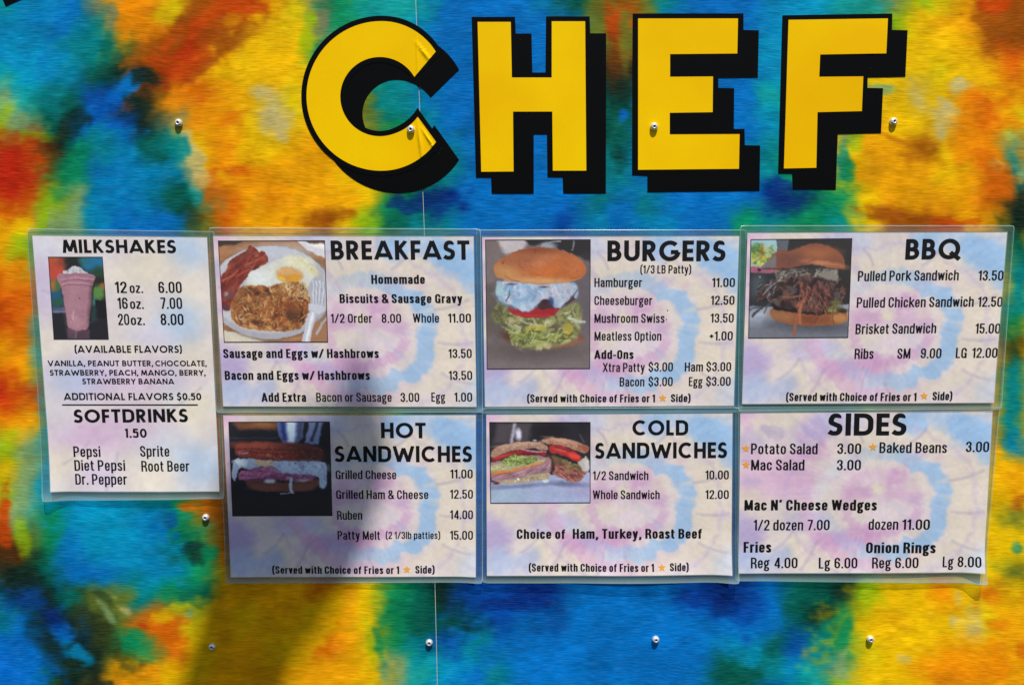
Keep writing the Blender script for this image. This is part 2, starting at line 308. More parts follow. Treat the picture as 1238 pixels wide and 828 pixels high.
mq = N(nty, 'ShaderNodeMapRange'); mq.inputs['From Min'].default_value = .38; mq.inputs['From Max'].default_value = .62; nty.links.new(nb.outputs['Fac'], mq.inputs['Value'])
nty.links.new(mq.outputs[0], my_.inputs['Factor']); nty.links.new(my_.outputs['Result'], by.inputs['Base Color'])
def plate(name, poly, depth, thick, m, root, wrinkle=None, step=6.0):
    """a cut sheet of vinyl: outline in photo positions, real thickness, cut into a grid so that it can wrinkle"""
    bm = bmesh.new()
    pv = [bm.verts.new((x, y, 0)) for x, y in poly]
    for tri in tessellate_polygon([[Vector((x, y, 0)) for x, y in poly]]): bm.faces.new([pv[i] for i in tri])
    if wrinkle:
        x0, x1 = min(p[0] for p in poly), max(p[0] for p in poly); y0, y1 = min(p[1] for p in poly), max(p[1] for p in poly)
        xs_ = list(np.arange(x0 + step, min(x1, 480), step*4)) + list(np.arange(max(480, x0+step), x1, 1.6)) if x1 > 500 else []
        for x in xs_: bmesh.ops.bisect_plane(bm, geom=bm.verts[:]+bm.edges[:]+bm.faces[:], plane_co=(x, 0, 0), plane_no=(1, 0, 0))
        for y in np.arange(y0 + 3, y1, 3.0): bmesh.ops.bisect_plane(bm, geom=bm.verts[:]+bm.edges[:]+bm.faces[:], plane_co=(0, y, 0), plane_no=(0, 1, 0))
    r = bmesh.ops.extrude_face_region(bm, geom=bm.faces[:])
    new = set(v for v in r['geom'] if isinstance(v, bmesh.types.BMVert))
    vs = list(bm.verts); px = np.array([v.co.x for v in vs]); py = np.array([v.co.y for v in vs])
    d = np.array([depth if v in new else depth - thick for v in vs])
    d = d + wall_relief(px, py)
    if wrinkle: d = d + wrinkle(px, py)
    P = wall_xyz(px, py, d)
    for v, p in zip(vs, P): v.co = p
    bmesh.ops.recalc_face_normals(bm, faces=bm.faces)
    me = bpy.data.meshes.new(name); bm.to_mesh(me); bm.free()
    return place(obj(name, me, m), root)

def z2(pts): return [(340 + x/2.948, y/2.948) for x, y in pts]
def z3(pts): return [(740 + x/2.486, y/2.486) for x, y in pts]
def arc(cx, cy, r, a0, a1, n): return [(cx + r*math.cos(a0+(a1-a0)*k/n), cy + r*math.sin(a0+(a1-a0)*k/n)) for k in range(n+1)]
def c_shape(cx, cy, ro, ri, up_o, up_i, lo_i, lo_o, ico=None):
    icx, icy = ico or (cx, cy)
    a_lo = math.atan2(lo_o[1]-cy, lo_o[0]-cx); a_up = math.atan2(up_o[1]-cy, up_o[0]-cx) + 2*math.pi
    b_up = math.atan2(up_i[1]-icy, up_i[0]-icx) + 2*math.pi; b_lo = math.atan2(lo_i[1]-icy, lo_i[0]-icx)
    def bent(x, y, r, a0, a1, n, p0, p1):
        r0, r1 = math.hypot(p0[0]-x, p0[1]-y), math.hypot(p1[0]-x, p1[1]-y); res = []
        for k in range(n+1):
            a = a0+(a1-a0)*k/n; w0 = max(0, 1-abs(a-a0)/.8)**1.6; w1 = max(0, 1-abs(a-a1)/.8)**1.6
            q = r+(r0-r)*w0+(r1-r)*w1; res.append((x+q*math.cos(a), y+q*math.sin(a)))
        return res
    out = bent(cx, cy, ro, a_lo, a_up, 90, lo_o, up_o); inn = bent(icx, icy, ri, b_up, b_lo, 70, up_i, lo_i)
    return out + inn
def fold(cx, cy, ax, ay, width, h):
    l = math.hypot(ax, ay); ux, uy = ax/l, ay/l
    def f(x, y):
        s = ((x-cx)*ux + (y-cy)*uy)/l; t = (-(x-cx)*uy + (y-cy)*ux)/width
        return h*np.exp(-t*t*2.2)*np.clip(1.1-np.abs(s), 0, 1)
    return f
folds = [fold(508, 172, 4, 32, 3.2, .0016), fold(519, 170, 10, 16, 2.4, .0014), fold(514, 66, 12, 16, 3.5, .0012), fold(504.5, 70, 1, 34, 1.6, .0007)]
def c_wrinkle(x, y):
    return sum(f(x, y) for f in folds) + .0004*fbm(x, y, 60, 7, 2)
def soft_wrinkle(x, y): return .0007*fbm(x, y, 70, 17, 2)

def letter_C():
    root = empty('vinyl_letter', wall_xyz(450, 240), 'large yellow letter C with black outline, its right tips creased over the panel seam', 'letter', 'letters spelling CHEF')
    S = c_shape(357, 343, 285, 121, (573, 190), (475, 298-0), (487, 387), (575, 512), (352, 346))
    S = c_shape(357, 343, 285, 122, (574, 189), (473, 296-8), (486, 386), (574, 509), (352, 346))
    plate('drop_shade', z2([(x+60, y+61) for x, y in S]), .00035, .0003, m_blk, root)
    plate('outline', z2(S), .00062, .0003, m_blk, root)
    Yl = c_shape(357, 343.5, 266, 141, (551, 186), (475, 276), (487, 418), (552, 507), (352, 346))
    plate('face', z2(Yl), .00095, .0003, m_yel, root, c_wrinkle)
letter_C()
H_Y = [(700,80),(818,80),(822,278),(964,278),(964,78),(1083,78),(1087,609),(968,609),(966,399),(826,399),(828,612),(713,613)]
H_B = [(679,62),(833,62),(836,121),(892,121),(895,260),(942,260),(944,60),(1099,60),(1101,120),(1158,120),(1157,690),(1005,690),(1003,633),(949,632),(947,480),(900,480),(900,691),(750,691),(748,634),(694,634)]
E_Y = [(78,57),(378,57),(376,162),(174,164),(174,232),(303,231),(302,338),(173,340),(173,405),(383,404),(381,508),(78,511)]
E_B = [(62,42),(395,41),(395,91),(441,92),(438,234),(319,235),(319,265),(367,266),(366,388),(398,388),(399,437),(445,438),(443,574),(106,578),(106,529),(60,527)]
F_Y = [(530,61),(828,57),(823,162),(625,165),(622,232),(754,231),(750,335),(617,338),(613,505),(516,507)]
F_B = [(512,47),(842,42),(841,91),(888,92),(881,232),(768,234),(767,265),(814,266),(808,401),(678,404),(672,571),(543,569),(541,523),(499,522)]
for yp, bp_, z, lab, x in ((H_Y, H_B, z2, 'large yellow letter H with black outline and drop shade on blue dye', 650),
                      (E_Y, E_B, z3, 'large yellow letter E with black outline, a screw through its lower stem', 840),
                      (F_Y, F_B, z3, 'large yellow letter F with black outline beside orange dye', 1010)):
    root = empty('vinyl_letter', wall_xyz(x, 230), lab, 'letter', 'letters spelling CHEF')
    plate('outline', z(bp_), .0004, .0003, m_blk, root)
    plate('face', z(yp), .0008, .0003, m_yel, root, soft_wrinkle)
root = empty('vinyl_letter', wall_xyz(7, 8), 'black lower tip of a vinyl letter cut off by the top left edge', 'letter')
plate('outline', [(7, 8.2), (-14, -40), (-60, -90), (-20, -110), (60, -40), (27, -.5)], .0004, .0003, m_blk, root)

# ------------------------------------------------------------------ lettering: two stroke fonts
def rnd(pts, closed=False, n=5):
    """polyline with rounded corners: points are (x, y) or (x, y, radius)"""
    out = []; m = len(pts)
    for i, p in enumerate(pts):
        r = p[2] if len(p) > 2 else 0
        if r <= 0 or (not closed and i in (0, m-1)): out.append((p[0], p[1])); continue
        a, c = pts[i-1], pts[(i+1) % m]
        v1 = np.array([a[0]-p[0], a[1]-p[1]]); v2 = np.array([c[0]-p[0], c[1]-p[1]])
        l1, l2 = np.hypot(*v1), np.hypot(*v2); u1, u2 = v1/l1, v2/l2
        ca = np.clip(u1 @ u2, -1, 1); half = math.acos(ca)/2
        t = min(r/math.tan(half), l1*.5 if closed or i > 1 else l1*.999, l2*.5 if closed or i < m-2 else l2*.999)
        P0 = np.array(p[:2])+u1*t; P1 = np.array(p[:2])+u2*t; q = np.array(p[:2]); rr = t*math.tan(half)
        bis = (u1+u2)/np.linalg.norm(u1+u2); ce = q + bis*(rr/math.sin(half))
        a0 = math.atan2(P0[1]-ce[1], P0[0]-ce[0]); a1 = math.atan2(P1[1]-ce[1], P1[0]-ce[0])
        da = (a1-a0+math.pi) % (2*math.pi) - math.pi
        for k in range(n+1): out.append((ce[0]+rr*math.cos(a0+da*k/n), ce[1]+rr*math.sin(a0+da*k/n)))
    return out
def ribbon(pts, hw, closed=False):
    """quads along a polyline; hw = (half width of upright strokes, half width of level strokes)"""
    P = [np.array(pts[0])]
    for p in pts[1:]:
        if np.hypot(*(np.array(p)-P[-1])) > 1e-4: P.append(np.array(p))
    if closed and np.hypot(*(P[0]-P[-1])) < 1e-4: P.pop()
    n = len(P); L, R = [], []
    for i in range(n):
        if closed: a, b_ = P[i]-P[i-1], P[(i+1) % n]-P[i]
        else: a = P[i]-P[i-1] if i else P[1]-P[0]; b_ = P[i+1]-P[i] if i < n-1 else a
        a = a/np.linalg.norm(a); b_ = b_/np.linalg.norm(b_); t = a+b_
        if np.linalg.norm(t) < .3: t = b_
        t = t/np.linalg.norm(t); nrm = np.array([-t[1], t[0]]); k = min(1/max(nrm @ np.array([-a[1], a[0]]), .45), 2.2)
        off = np.array([nrm[0]*hw[0], nrm[1]*hw[1]])*k
        L.append(P[i]+off); R.append(P[i]-off)
    q = []
    for i in range(n if closed else n-1):
        j = (i+1) % n; q.append((L[i], R[i], R[j], L[j]))
    return q

def split_sharp(pts):
    runs = [[pts[0]]]
    for i in range(1, len(pts)):
        runs[-1].append(pts[i])
        if i < len(pts)-1:
            a = np.subtract(pts[i], pts[i-1]); b_ = np.subtract(pts[i+1], pts[i]); n = np.hypot(*a)*np.hypot(*b_)
            if n > 1e-6 and (a @ b_)/n < -.25: runs.append([pts[i]])
    return [r for r in runs if len(r) > 1]
def narrow_glyphs(t):
    """tall condensed sans; t = stem width, cap height 1"""
    h = t/2; v = t*.42; B, T = v, 1-v; xh = .76; X = xh-v; w = .44; W = w-h; l = h; r = w-h; R = .19; M = .5
    O = lambda x0, x1, y0, y1, rr=.2: ('c', [(x0, y0, rr), (x1, y0, rr), (x1, y1, rr), (x0, y1, rr)])
    g = {}
    def G(ch, width, *st): g[ch] = (width, [s if isinstance(s, tuple) and s[0] in ('c', 'o') else ('o', s) for s in st])
    G('A', .50, [(h*.8, 0), (.25, .99)], [(.50-h*.8, 0), (.25, .99)], [(.12, .25), (.38, .25)])
    G('B', w, ('c', [(l, B), (r, B, R), (r, .52, R*.8), (l, .52)]), ('c', [(l, .52), (r-.01, .52, R*.8), (r-.01, T, R), (l, T)]))
    G('C', w, [(r, .36), (r, B, R), (l, B, R), (l, T, R), (r, T, R), (r, .64)])
    G('D', w, ('c', [(l, B), (r, B, .24), (r, T, .24), (l, T)]))
    G('E', .36, [(.36, B), (l, B), (l, T), (.36, T)], [(l, .52), (.32, .52)])
    G('F', .35, [(l, 0), (l, T), (.35, T)], [(l, .5), (.31, .5)])
    G('G', w, [(r, .66), (r, T, R), (l, T, R), (l, B, R), (r-.02, B, R), (r-.02, .46), (.25, .46)], [(r+.0, .46), (r, 0)])
    G('H', w+.02, [(l, 0), (l, 1)], [(r+.02, 0), (r+.02, 1)], [(l, .52), (r, .52)])
    G('K', w, [(l, 0), (l, 1)], [(r+.02, 1), (l, .42)], [(.2, .52), (r+.03, 0)])
    G('L', .35, [(l, 1), (l, B), (.35, B)])
    G('M', .58, [(l, 0), (l+.01, .98), (.29, .05), (.58-l-.01, .98), (.58-l, 0)])
    G('N', .46, [(l, 0), (l, .98), (.46-l, .02), (.46-l, 1)])
    G('O', w, O(l, r, B, T)); G('0', w-.01, O(l, r-.01, B, T))
    G('P', w, [(l, 0), (l, T), (r, T, R), (r, .44, R), (l, .44)])
    G('R', w, [(l, 0), (l, T), (r, T, R), (r, .49, R*.8), (l, .49)], [(.24, .5), (r, .34, .1), (r+.01, 0)])
    S = lambda x1: [(x1-h, .68), (x1-h, T, R), (l, T, R), (l, .62, .16), (x1-h, .37, .16), (x1-h, B, R), (l, B, R), (l, .31)]
    G('S', .42, S(.42)); G('$', .42, S(.42), [(.21, 1.09), (.21, .9)], [(.21, .1), (.21, -.09)])
    G('T', .40, [(0, T), (.40, T)], [(.20, 0), (.20, T)])
    G('U', w, [(l, 1), (l, B, R), (r, B, R), (r, 1)])
    G('W', .66, [(h*.8, 1), (.18, .03), (.33, .97), (.48, .03), (.66-h*.8, 1)])
    G('X', .46, [(h*.8, 0), (.46-h*.8, 1)], [(h*.8, 1), (.46-h*.8, 0)])
    G('Y', .44, [(h*.8, 1), (.22, .42), (.22, 0)], [(.44-h*.8, 1), (.22, .42)])
    G('1', .25, [(.25-h, 0), (.25-h, 1)], [(.0, .80), (.09, .82), (.25-h, .96)])
    G('2', .41, [(l, .68), (l, T, R), (.41-h, T, R), (.41-h, .62, .15), (l, B+.03), (l, B), (.41, B)])
    G('3', .41, [(l, .70), (l, T, R), (.41-h, T, R), (.41-h, .54, .14), (.17, .53)], [(.17, .53), (.41-h, .52, .14), (.41-h, B, R), (l, B, R), (l, .30)])
    G('4', .44, [(.44, .24), (h, .24), (.30, .97)], [(.44-h-.05, 0), (.44-h-.05, 1)])
    G('5', .41, [(.38, T), (l+.01, T), (l, .5), (l+.03, .54), (.1, .6, .06), (.41-h, .6, .16), (.41-h, B, R), (l, B, R), (l, .30)])
    G('6', .42, [(.42-h, .70), (.42-h, T, R), (l, T, R), (l, B, R), (.42-h, B, R), (.42-h, .57, R*.9), (l, .55, .1)])
    G('7', .38, [(0, T), (.38-h, T), (.38-h, .82), (.13, 0)])
    G('8', .42, O(l, .42-h, B, .52, .17), O(l+.01, .42-h-.01, .52, T, .17))
    G('9', .42, [(l, .30), (l, B, R), (.42-h, B, R), (.42-h, T, R), (l, T, R), (l, .43, R*.9), (.42-h, .45, .1)])
    a = .37; ar = a-h; q = .15
    G('a', a, [(l, X-.16), (l, X, q), (ar, X, q), (ar, 0)], [(ar, .46), (.2, .42, .05), (l, .34, .1), (l, B, .12), (.22, B, .1), (ar, .16)])
    G('b', .40, [(l, 0), (l, 1)], [(l, X-.06), (.2, X, .1), (.40-h, X, q), (.40-h, B, q), (.2, B, .1), (l, .08)])
    G('d', .40, [(.40-h, 0), (.40-h, 1)], [(.40-h, X-.06), (.2, X, .1), (l, X, q), (l, B, q), (.2, B, .1), (.40-h, .08)])
    G('c', a, [(ar, .28), (ar, B, q), (l, B, q), (l, X, q), (ar, X, q), (ar, .49)])
    G('e', a+.01, [(ar, .24), (ar, B, q), (l, B, q), (l, X, q), (ar+.01, X, q), (ar+.01, .38), (l, .38)])
    G('f', .27, [(.11, 0), (.11, T, .12), (.27, T)], [(0, X-.01), (.26, X-.01)])
    G('g', .40, O(l, .34-h+.02, .26, X, q), [(.30, X), (.42, X+.05)], [(.12, .28), (l+.02, .19, .05), (l+.03, .07, .05), (.40-h, .06, .1), (.40-h, -.2, .12), (l, -.2, .12), (l, -.02, .08), (.14, .06)])
    G('h', .40, [(l, 0), (l, 1)], [(l, X-.06), (.2, X, .08), (.40-h, X, q), (.40-h, 0)])
    G('n', .40, [(l, 0), (l, xh)], [(l, X-.06), (.2, X, .08), (.40-h, X, q), (.40-h, 0)])
    G('i', t, [(h, 0), (h, xh)], [(h, .87), (h, 1)])
    G('k', .40, [(l, 0), (l, 1)], [(.38, xh), (l, .30)], [(.17, .42), (.39, 0)])
    G('l', t, [(h, 0), (h, 1)])
    G('m', .61, [(l, 0), (l, xh)], [(l, X-.06), (.19, X, .08), (.305, X, .1), (.305, 0)], [(.305, X-.06), (.46, X, .08), (.61-h, X, q), (.61-h, 0)])
    G('o', .39, O(l, .39-h, B, X, .17))
    G('p', .40, [(l, -.22), (l, xh)], [(l, X-.06), (.2, X, .1), (.40-h, X, q), (.40-h, B, q), (.2, B, .1), (l, .08)])
    G('r', .27, [(l, 0), (l, xh)], [(l, X-.1), (.17, X-.01), (.28, X-.01)])
    G('s', .35, [(.35-h, X-.17), (.35-h, X, .13), (l, X, .13), (l, .48, .12), (.35-h, .29, .12), (.35-h, B, .13), (l, B, .13), (l, .2)])
    G('t', .27, [(.11, .94), (.11, B, .1), (.26, B)], [(0, X-.01), (.26, X-.01)])
    G('u', .39, [(l, xh), (l, B, q), (.2, B, .08), (.39-h, .1)], [(.39-h, 0), (.39-h, xh)])
    G('v', .37, [(h*.8, xh), (.185, .02), (.37-h*.8, xh)])
    G('w', .54, [(h*.8, xh), (.15, .03), (.27, X), (.39, .03), (.54-h*.8, xh)])
    G('x', .37, [(h*.8, 0), (.37-h*.8, xh)], [(h*.8, xh), (.37-h*.8, 0)])
    G('y', .38, [(h*.8, xh), (.19, .05)], [(.38-h*.8, xh), (.20, .02), (.14, -.2), (0, -.2)])
    G('z', .33, [(0, X), (.30, X), (.03, B), (.33, B)])
    G('.', t*1.05, [(t*.52, 0), (t*.52, t*1.1)]); G(',', t*1.1, [(t*.6, t*1.1), (t*.6, 0), (t*.2, -.14)]); G('’', t*1.1, [(t*.7, 1), (t*.4, .76)])
    G('-', .24, [(0, .40), (.24, .40)]); G('+', .34, [(0, .46), (.34, .46)], [(.17, .28), (.17, .64)]); G('/', .36, [(.03, -.02), (.33, 1)])
    G('(', .22, [(.21, 1.08), (l, .84, .2), (l, .08, .2), (.21, -.14)]); G(')', .22, [(.01, 1.08), (.22-h, .84, .2), (.22-h, .08, .2), (.01, -.14)])
    G('&', .50, [(.50, .02), (.10, .70, .05), (.10, T, .12), (.33, T, .12), (.33, .68, .1), (h, .34, .1), (h, B, .14), (.36, B, .14), (.44, .45)])
    return g, .085, .20
def wide_glyphs(t):
    """geometric capitals for the headings"""
    h = t/2; B, T = h, 1-h; g = {}
    def G(ch, width, *st): g[ch] = (width, [s if isinstance(s, tuple) and s[0] in ('c', 'o') else ('o', s) for s in st])
    l = h
    G('A', .84, [(h*.7, 0), (.42, .98)], [(.84-h*.7, 0), (.42, .98)], [(.2, .20+h*.4), (.64, .20+h*.4)])
    G('B', .60, ('c', [(l, B), (.60-h, B, .22), (.60-h, .50, .22), (l, .50)]), ('c', [(l, .50), (.54-h, .50, .2), (.54-h, T, .2), (l, T)]))
    def cc(w_, a0, a1, n=22): return [(w_/2+(w_/2-h)*math.cos(a), .5+(.5-h)*math.sin(a)) for a in np.linspace(math.radians(a0), math.radians(a1), n)]
    G('C', .80, cc(.9, 48, 312))
    G('D', .72, ('c', [(l, B), (.72-h, B, .40), (.72-h, T, .40), (l, T)]))
    G('E', .48, [(.48, B), (l, B), (l, T), (.48, T)], [(l, .5), (.45, .5)])
    G('F', .46, [(l, 0), (l, T), (.46, T)], [(l, .47), (.43, .47)])
    G('G', .88, cc(.92, 45, 355)[:-1] + [(.92-h, .44), (.50, .44)])
    G('H', .68, [(l, 0), (l, 1)], [(.68-h, 0), (.68-h, 1)], [(l, .5), (.6, .5)])
    G('I', t, [(h, 0), (h, 1)])
    G('K', .62, [(l, 0), (l, 1)], [(.60-h, 1), (l, .45)], [(.22, .55), (.64-h, 0)])
    G('L', .44, [(l, 1), (l, B), (.44, B)])
    G('M', .84, [(h*.7, 0), (.16, .97), (.42, .12), (.68, .97), (.84-h*.7, 0)])
    G('N', .72, [(l, 0), (l, .97), (.72-h, .03), (.72-h, 1)])
    O_ = [(p[0], p[1]) for p in cc(.94, 0, 360, 33)[:-1]]
    G('O', .94, ('c', O_)); G('Q', .98, ('c', O_), [(.52, .34), (.93, -.0)]); G('0', .60, ('c', cc(.60, 0, 360, 25)[:-1]))
    G('P', .54, [(l, 0), (l, T), (.54-h, T, .24), (.54-h, .42, .24), (l, .42)])
    G('R', .60, [(l, 0), (l, T), (.56-h, T, .22), (.56-h, .47, .22), (l, .47)], [(.26, .46), (.58-h, 0)])
    S = [(.48-h, .80), (.40, T, .1), (.18, T, .2), (l+.01, .74, .14), (.10, .58, .1), (.42, .42, .1), (.53-h, .26, .14), (.36, B, .2), (.16, B, .12), (.03, .18)]
    G('S', .53, S); G('$', .53, S, [(.27, 1.1), (.27, .9)], [(.27, .1), (.27, -.1)])
    G('T', .56, [(0, T), (.56, T)], [(.28, 0), (.28, T)])
    G('U', .66, [(l, 1), (l, B, .27), (.66-h, B, .27), (.66-h, 1)])
    G('V', .78, [(h*.7, 1), (.39, .03), (.78-h*.7, 1)])
    G('W', 1.16, [(h*.7, 1), (.32, .03), (.58, .86), (.84, .03), (1.16-h*.7, 1)])
    G('X', .66, [(h, 0), (.66-h, 1)], [(h, 1), (.66-h, 0)])
    G('Y', .66, [(h*.7, 1), (.33, .44), (.33, 0)], [(.66-h*.7, 1), (.33, .44)])
    G('1', .24, [(.24-h, 0), (.24-h, 1)], [(.0, .83), (.24-h, .93)])
    G('5', .50, [(.46, T), (.13, T), (.09, .55), (.2, .62, .08), (.50-h, .62, .2), (.50-h, B, .24), (.18, B, .14), (.02, .16)])
    G('.', t, [(h, 0), (h, t)]); G(',', t, [(h*1.2, t), (h*.4, -.14)])
    G('(', .24, [(.23, 1.08), (l, .84, .2), (l, .1, .2), (.23, -.12)]); G(')', .24, [(.01, 1.08), (.24-h, .84, .2), (.24-h, .1, .2), (.01, -.12)])
    return g, .11, .30
FONTS = {'reg': narrow_glyphs(.132), 'bold': narrow_glyphs(.165), 'small': narrow_glyphs(.12), 'head': wide_glyphs(.20), 'caps': wide_glyphs(.18)}
def text_quads(s, font):
    g, gap, sp = FONTS[font]; x = 0; Q = []; t = {'reg': .132, 'bold': .165, 'small': .12, 'head': .20, 'caps': .18}[font]
    hw = (t/2, t*.42) if font in ('reg', 'bold', 'small') else (t/2, t*.48)
    for ch in s:
        if ch == ' ': x += sp; continue
        wd, st = g[ch]
        for kind, pts in st:
            if font in ('reg', 'bold', 'small'): pl = [(a_, b_/.66) for a_, b_ in rnd([(p_[0], p_[1]*.66, *p_[2:]) for p_ in pts], kind == 'c')]
            else: pl = rnd(pts, kind == 'c')
            lo, hi = (-1, 2) if ch in '(),$Qgyp’' else (0, 1)
            for run in (split_sharp(pl) if kind == 'o' else [pl]):
                for q in ribbon(run, hw, kind == 'c'): Q.append([(p[0]+x, min(hi, max(lo, p[1]))) for p in q])
        x += wd + gap
    return np.array(Q), x - gap

m_ink, _, _ = mat('black printing ink under film', (.006, .006, .007), .5, 0, .1, .15, .2)
m_star, _, _ = mat('orange printed star', tuple(lin((232, 160, 50))), .5, 0, .35, .12)
m_line, _, _ = mat('dark printed border', (.02, .015, .02), .5, 0, .3, .12)

# ------------------------------------------------------------------ pictures painted on a fine mesh, in the coordinates of enlarged views
class Pic:
    def __init__(s, corners, off, scale, density=1.7):
        s.c = np.array(corners, float); s.off = off; s.scale = scale
        w_ = np.hypot(*(s.c[1]-s.c[0]))/scale; h_ = np.hypot(*(s.c[3]-s.c[0]))/scale
        s.nx, s.ny = int(w_*density), int(h_*density)
        u, v = np.meshgrid(np.linspace(0, 1, s.nx), np.linspace(0, 1, s.ny)); s.u, s.v = u, v
        tl, tr, br, bl = s.c
        P = ((1-u)*(1-v))[..., None]*tl + (u*(1-v))[..., None]*tr + (u*v)[..., None]*br + ((1-u)*v)[..., None]*bl
        s.X, s.Y = P[..., 0], P[..., 1]; s.col = np.zeros(s.X.shape+(3,)); s.px_ = scale/density
    def n(s, sc_, seed, o=3, ax=1, ay=1): return fbm(s.X*ax, s.Y*ay, sc_, seed, o)
    def put(s, k, c):
        c = np.asarray(c, float)/255 if not (isinstance(c, np.ndarray) and c.ndim == 3) else c
        k = np.clip(k, 0, 1)[..., None]; s.col = s.col*(1-k) + c*k
    def fill(s, c): s.col[:] = np.asarray(c)/255.
    def ell(s, cx, cy, rx, ry, c, a=0, soft=5, wp=0, ws=25, seed=1, al=1):
        ca, sa = math.cos(math.radians(a)), math.sin(math.radians(a)); dx, dy = s.X-cx, s.Y-cy
        u = (dx*ca+dy*sa)/rx; v = (-dx*sa+dy*ca)/ry; d = (np.sqrt(u*u+v*v)-1)*min(rx, ry)
        if wp: d = d + wp*2*s.n(ws, seed, 3)
        s.put(al*np.clip(.5-d/soft, 0, 1), c)
    def poly(s, pts, c, soft=5, wp=0, ws=25, seed=1, al=1):
        if len(pts) > 7:
            for _ in range(2):
                q = []
                for i in range(len(pts)):
                    a, b_ = pts[i], pts[(i+1) % len(pts)]
                    q += [(a[0]*.78+b_[0]*.22, a[1]*.78+b_[1]*.22), (a[0]*.22+b_[0]*.78, a[1]*.22+b_[1]*.78)]
                pts = q
        P = np.array(pts, float); X, Y = s.X, s.Y
        d = np.full(X.shape, 1e9); ins = np.zeros(X.shape, bool)
        for i in range(len(P)):
            a, b_ = P[i], P[(i+1) % len(P)]; e = b_-a; L = e @ e + 1e-9
            t = np.clip(((X-a[0])*e[0]+(Y-a[1])*e[1])/L, 0, 1); d = np.minimum(d, np.hypot(X-a[0]-t*e[0], Y-a[1]-t*e[1]))
            ins ^= ((a[1] > Y) != (b_[1] > Y)) & (X < (b_[0]-a[0])*(Y-a[1])/(b_[1]-a[1]+1e-12)+a[0])
        d = np.where(ins, -d, d)
        if wp: d = d + wp*2*s.n(ws, seed, 3)
        m_ = al*np.clip(.5-d/soft, 0, 1); s.put(m_, c); return m_
    def seg(s, x0, y0, x1, y1, w_, c, bend=0, al=1, soft=None):
        soft = soft or s.px_*1.3; pad = w_+abs(bend)+soft*2; mx, my = (x0+x1)/2, (y0+y1)/2
        sel = (s.X > min(x0, x1)-pad) & (s.X < max(x0, x1)+pad) & (s.Y > min(y0, y1)-pad) & (s.Y < max(y0, y1)+pad)
        if not sel.any(): return
        i = np.where(sel.any(1))[0]; j = np.where(sel.any(0))[0]; sl = (slice(i[0], i[-1]+1), slice(j[0], j[-1]+1))
        X, Y = s.X[sl], s.Y[sl]; ex, ey = x1-x0, y1-y0; L = math.hypot(ex, ey)+1e-6; ux, uy = ex/L, ey/L
        t = ((X-x0)*ux+(Y-y0)*uy)/L; n_ = -(X-x0)*uy+(Y-y0)*ux - bend*4*np.clip(t, 0, 1)*(1-np.clip(t, 0, 1))
        tt = np.clip(t, 0, 1); d = np.hypot(n_, (t-tt)*L)-w_/2
        k = (al*np.clip(.5-d/soft, 0, 1))[..., None]; s.col[sl] = s.col[sl]*(1-k)+np.asarray(c)/255.*k
    def strands(s, inside, n, ln, w_, cols, ang=(0, 180), seed=3, bend=.3, al=.9, clip=0):
        before = s.col.copy()
        rs = random.Random(seed); P = np.array(inside, float); x0, y0 = P.min(0); x1, y1 = P.max(0); k = 0; tries = 0
        while k < n and tries < n*20:
            tries += 1; x, y = rs.uniform(x0, x1), rs.uniform(y0, y1); ins = False
            for i in range(len(P)):
                a, b_ = P[i], P[(i+1) % len(P)]
                if (a[1] > y) != (b_[1] > y) and x < (b_[0]-a[0])*(y-a[1])/(b_[1]-a[1]+1e-12)+a[0]: ins = not ins
            if not ins: continue
            k += 1; a = math.radians(rs.uniform(*ang)); L = ln*rs.uniform(.5, 1.3); c = rs.choice(cols); f = rs.uniform(.8, 1.15)
            s.seg(x-math.cos(a)*L/2, y-math.sin(a)*L/2, x+math.cos(a)*L/2, y+math.sin(a)*L/2, w_*rs.uniform(.6, 1.4), [min(255, q*f) for q in c], rs.uniform(-bend, bend)*L, al*rs.uniform(.6, 1))
        if clip is not None:
            full = s.col; m_ = s.poly(inside, (0, 0, 0), soft=max(6, clip+6), wp=4, ws=14, seed=seed)[..., None] if clip == 0 else s.poly(inside, (0, 0, 0), soft=clip*2)[..., None]
            s.col = before*(1-m_) + full*m_
    def lumps(s, inside, n, r0, r1, cols, seed=4, al=.8, flat=.6):
        before = s.col.copy(); rs = random.Random(seed); P = np.array(inside, float); x0, y0 = P.min(0); x1, y1 = P.max(0)
        for k in range(n):
            x, y, r = rs.uniform(x0, x1), rs.uniform(y0, y1), rs.uniform(r0, r1)
            s.ell(x, y, r, r*rs.uniform(flat*.6, 1), rs.choice(cols), rs.uniform(0, 180), soft=r*.5, wp=r*.35, ws=r*.8, seed=k+seed, al=al*rs.uniform(.4, 1))
        full = s.col; m_ = s.poly(inside, (0, 0, 0), soft=10, wp=5, ws=18, seed=seed)[..., None]; s.col = before*(1-m_) + full*m_
    def jitter(s, amp, sc_, seed):
        """ragged edges: every point takes its colour from a little beside it"""
        j, i = np.meshgrid(np.arange(s.nx), np.arange(s.ny)); a = amp/s.px_
        jj = np.clip(np.round(j+2*a*s.n(sc_, seed, 3)), 0, s.nx-1).astype(int); ii = np.clip(np.round(i+2*a*s.n(sc_, seed+9, 3)), 0, s.ny-1).astype(int)
        s.col = s.col[ii, jj]; l = s.col.mean(-1, keepdims=True); s.col = l + .84*(s.col-l); return s
    def blur(s, n=1):
        for _ in range(n):
            q = np.pad(s.col, ((1, 1), (1, 1), (0, 0)), 'edge')
            s.col = (q[:-2, 1:-1]+q[2:, 1:-1]+q[1:-1, :-2]+q[1:-1, 2:]+2*q[1:-1, 1:-1])/6
        return s
    def mottle(s, amp, sc_, seed, o=3, ax=1, ay=1): s.col = np.clip(s.col*(1+amp*2*s.n(sc_, seed, o, ax, ay))[..., None], 0, 1)
    def shade(s, mask, f): s.col = s.col*(1-(1-f)*np.clip(mask, 0, 1))[..., None]
    gain = 1.0
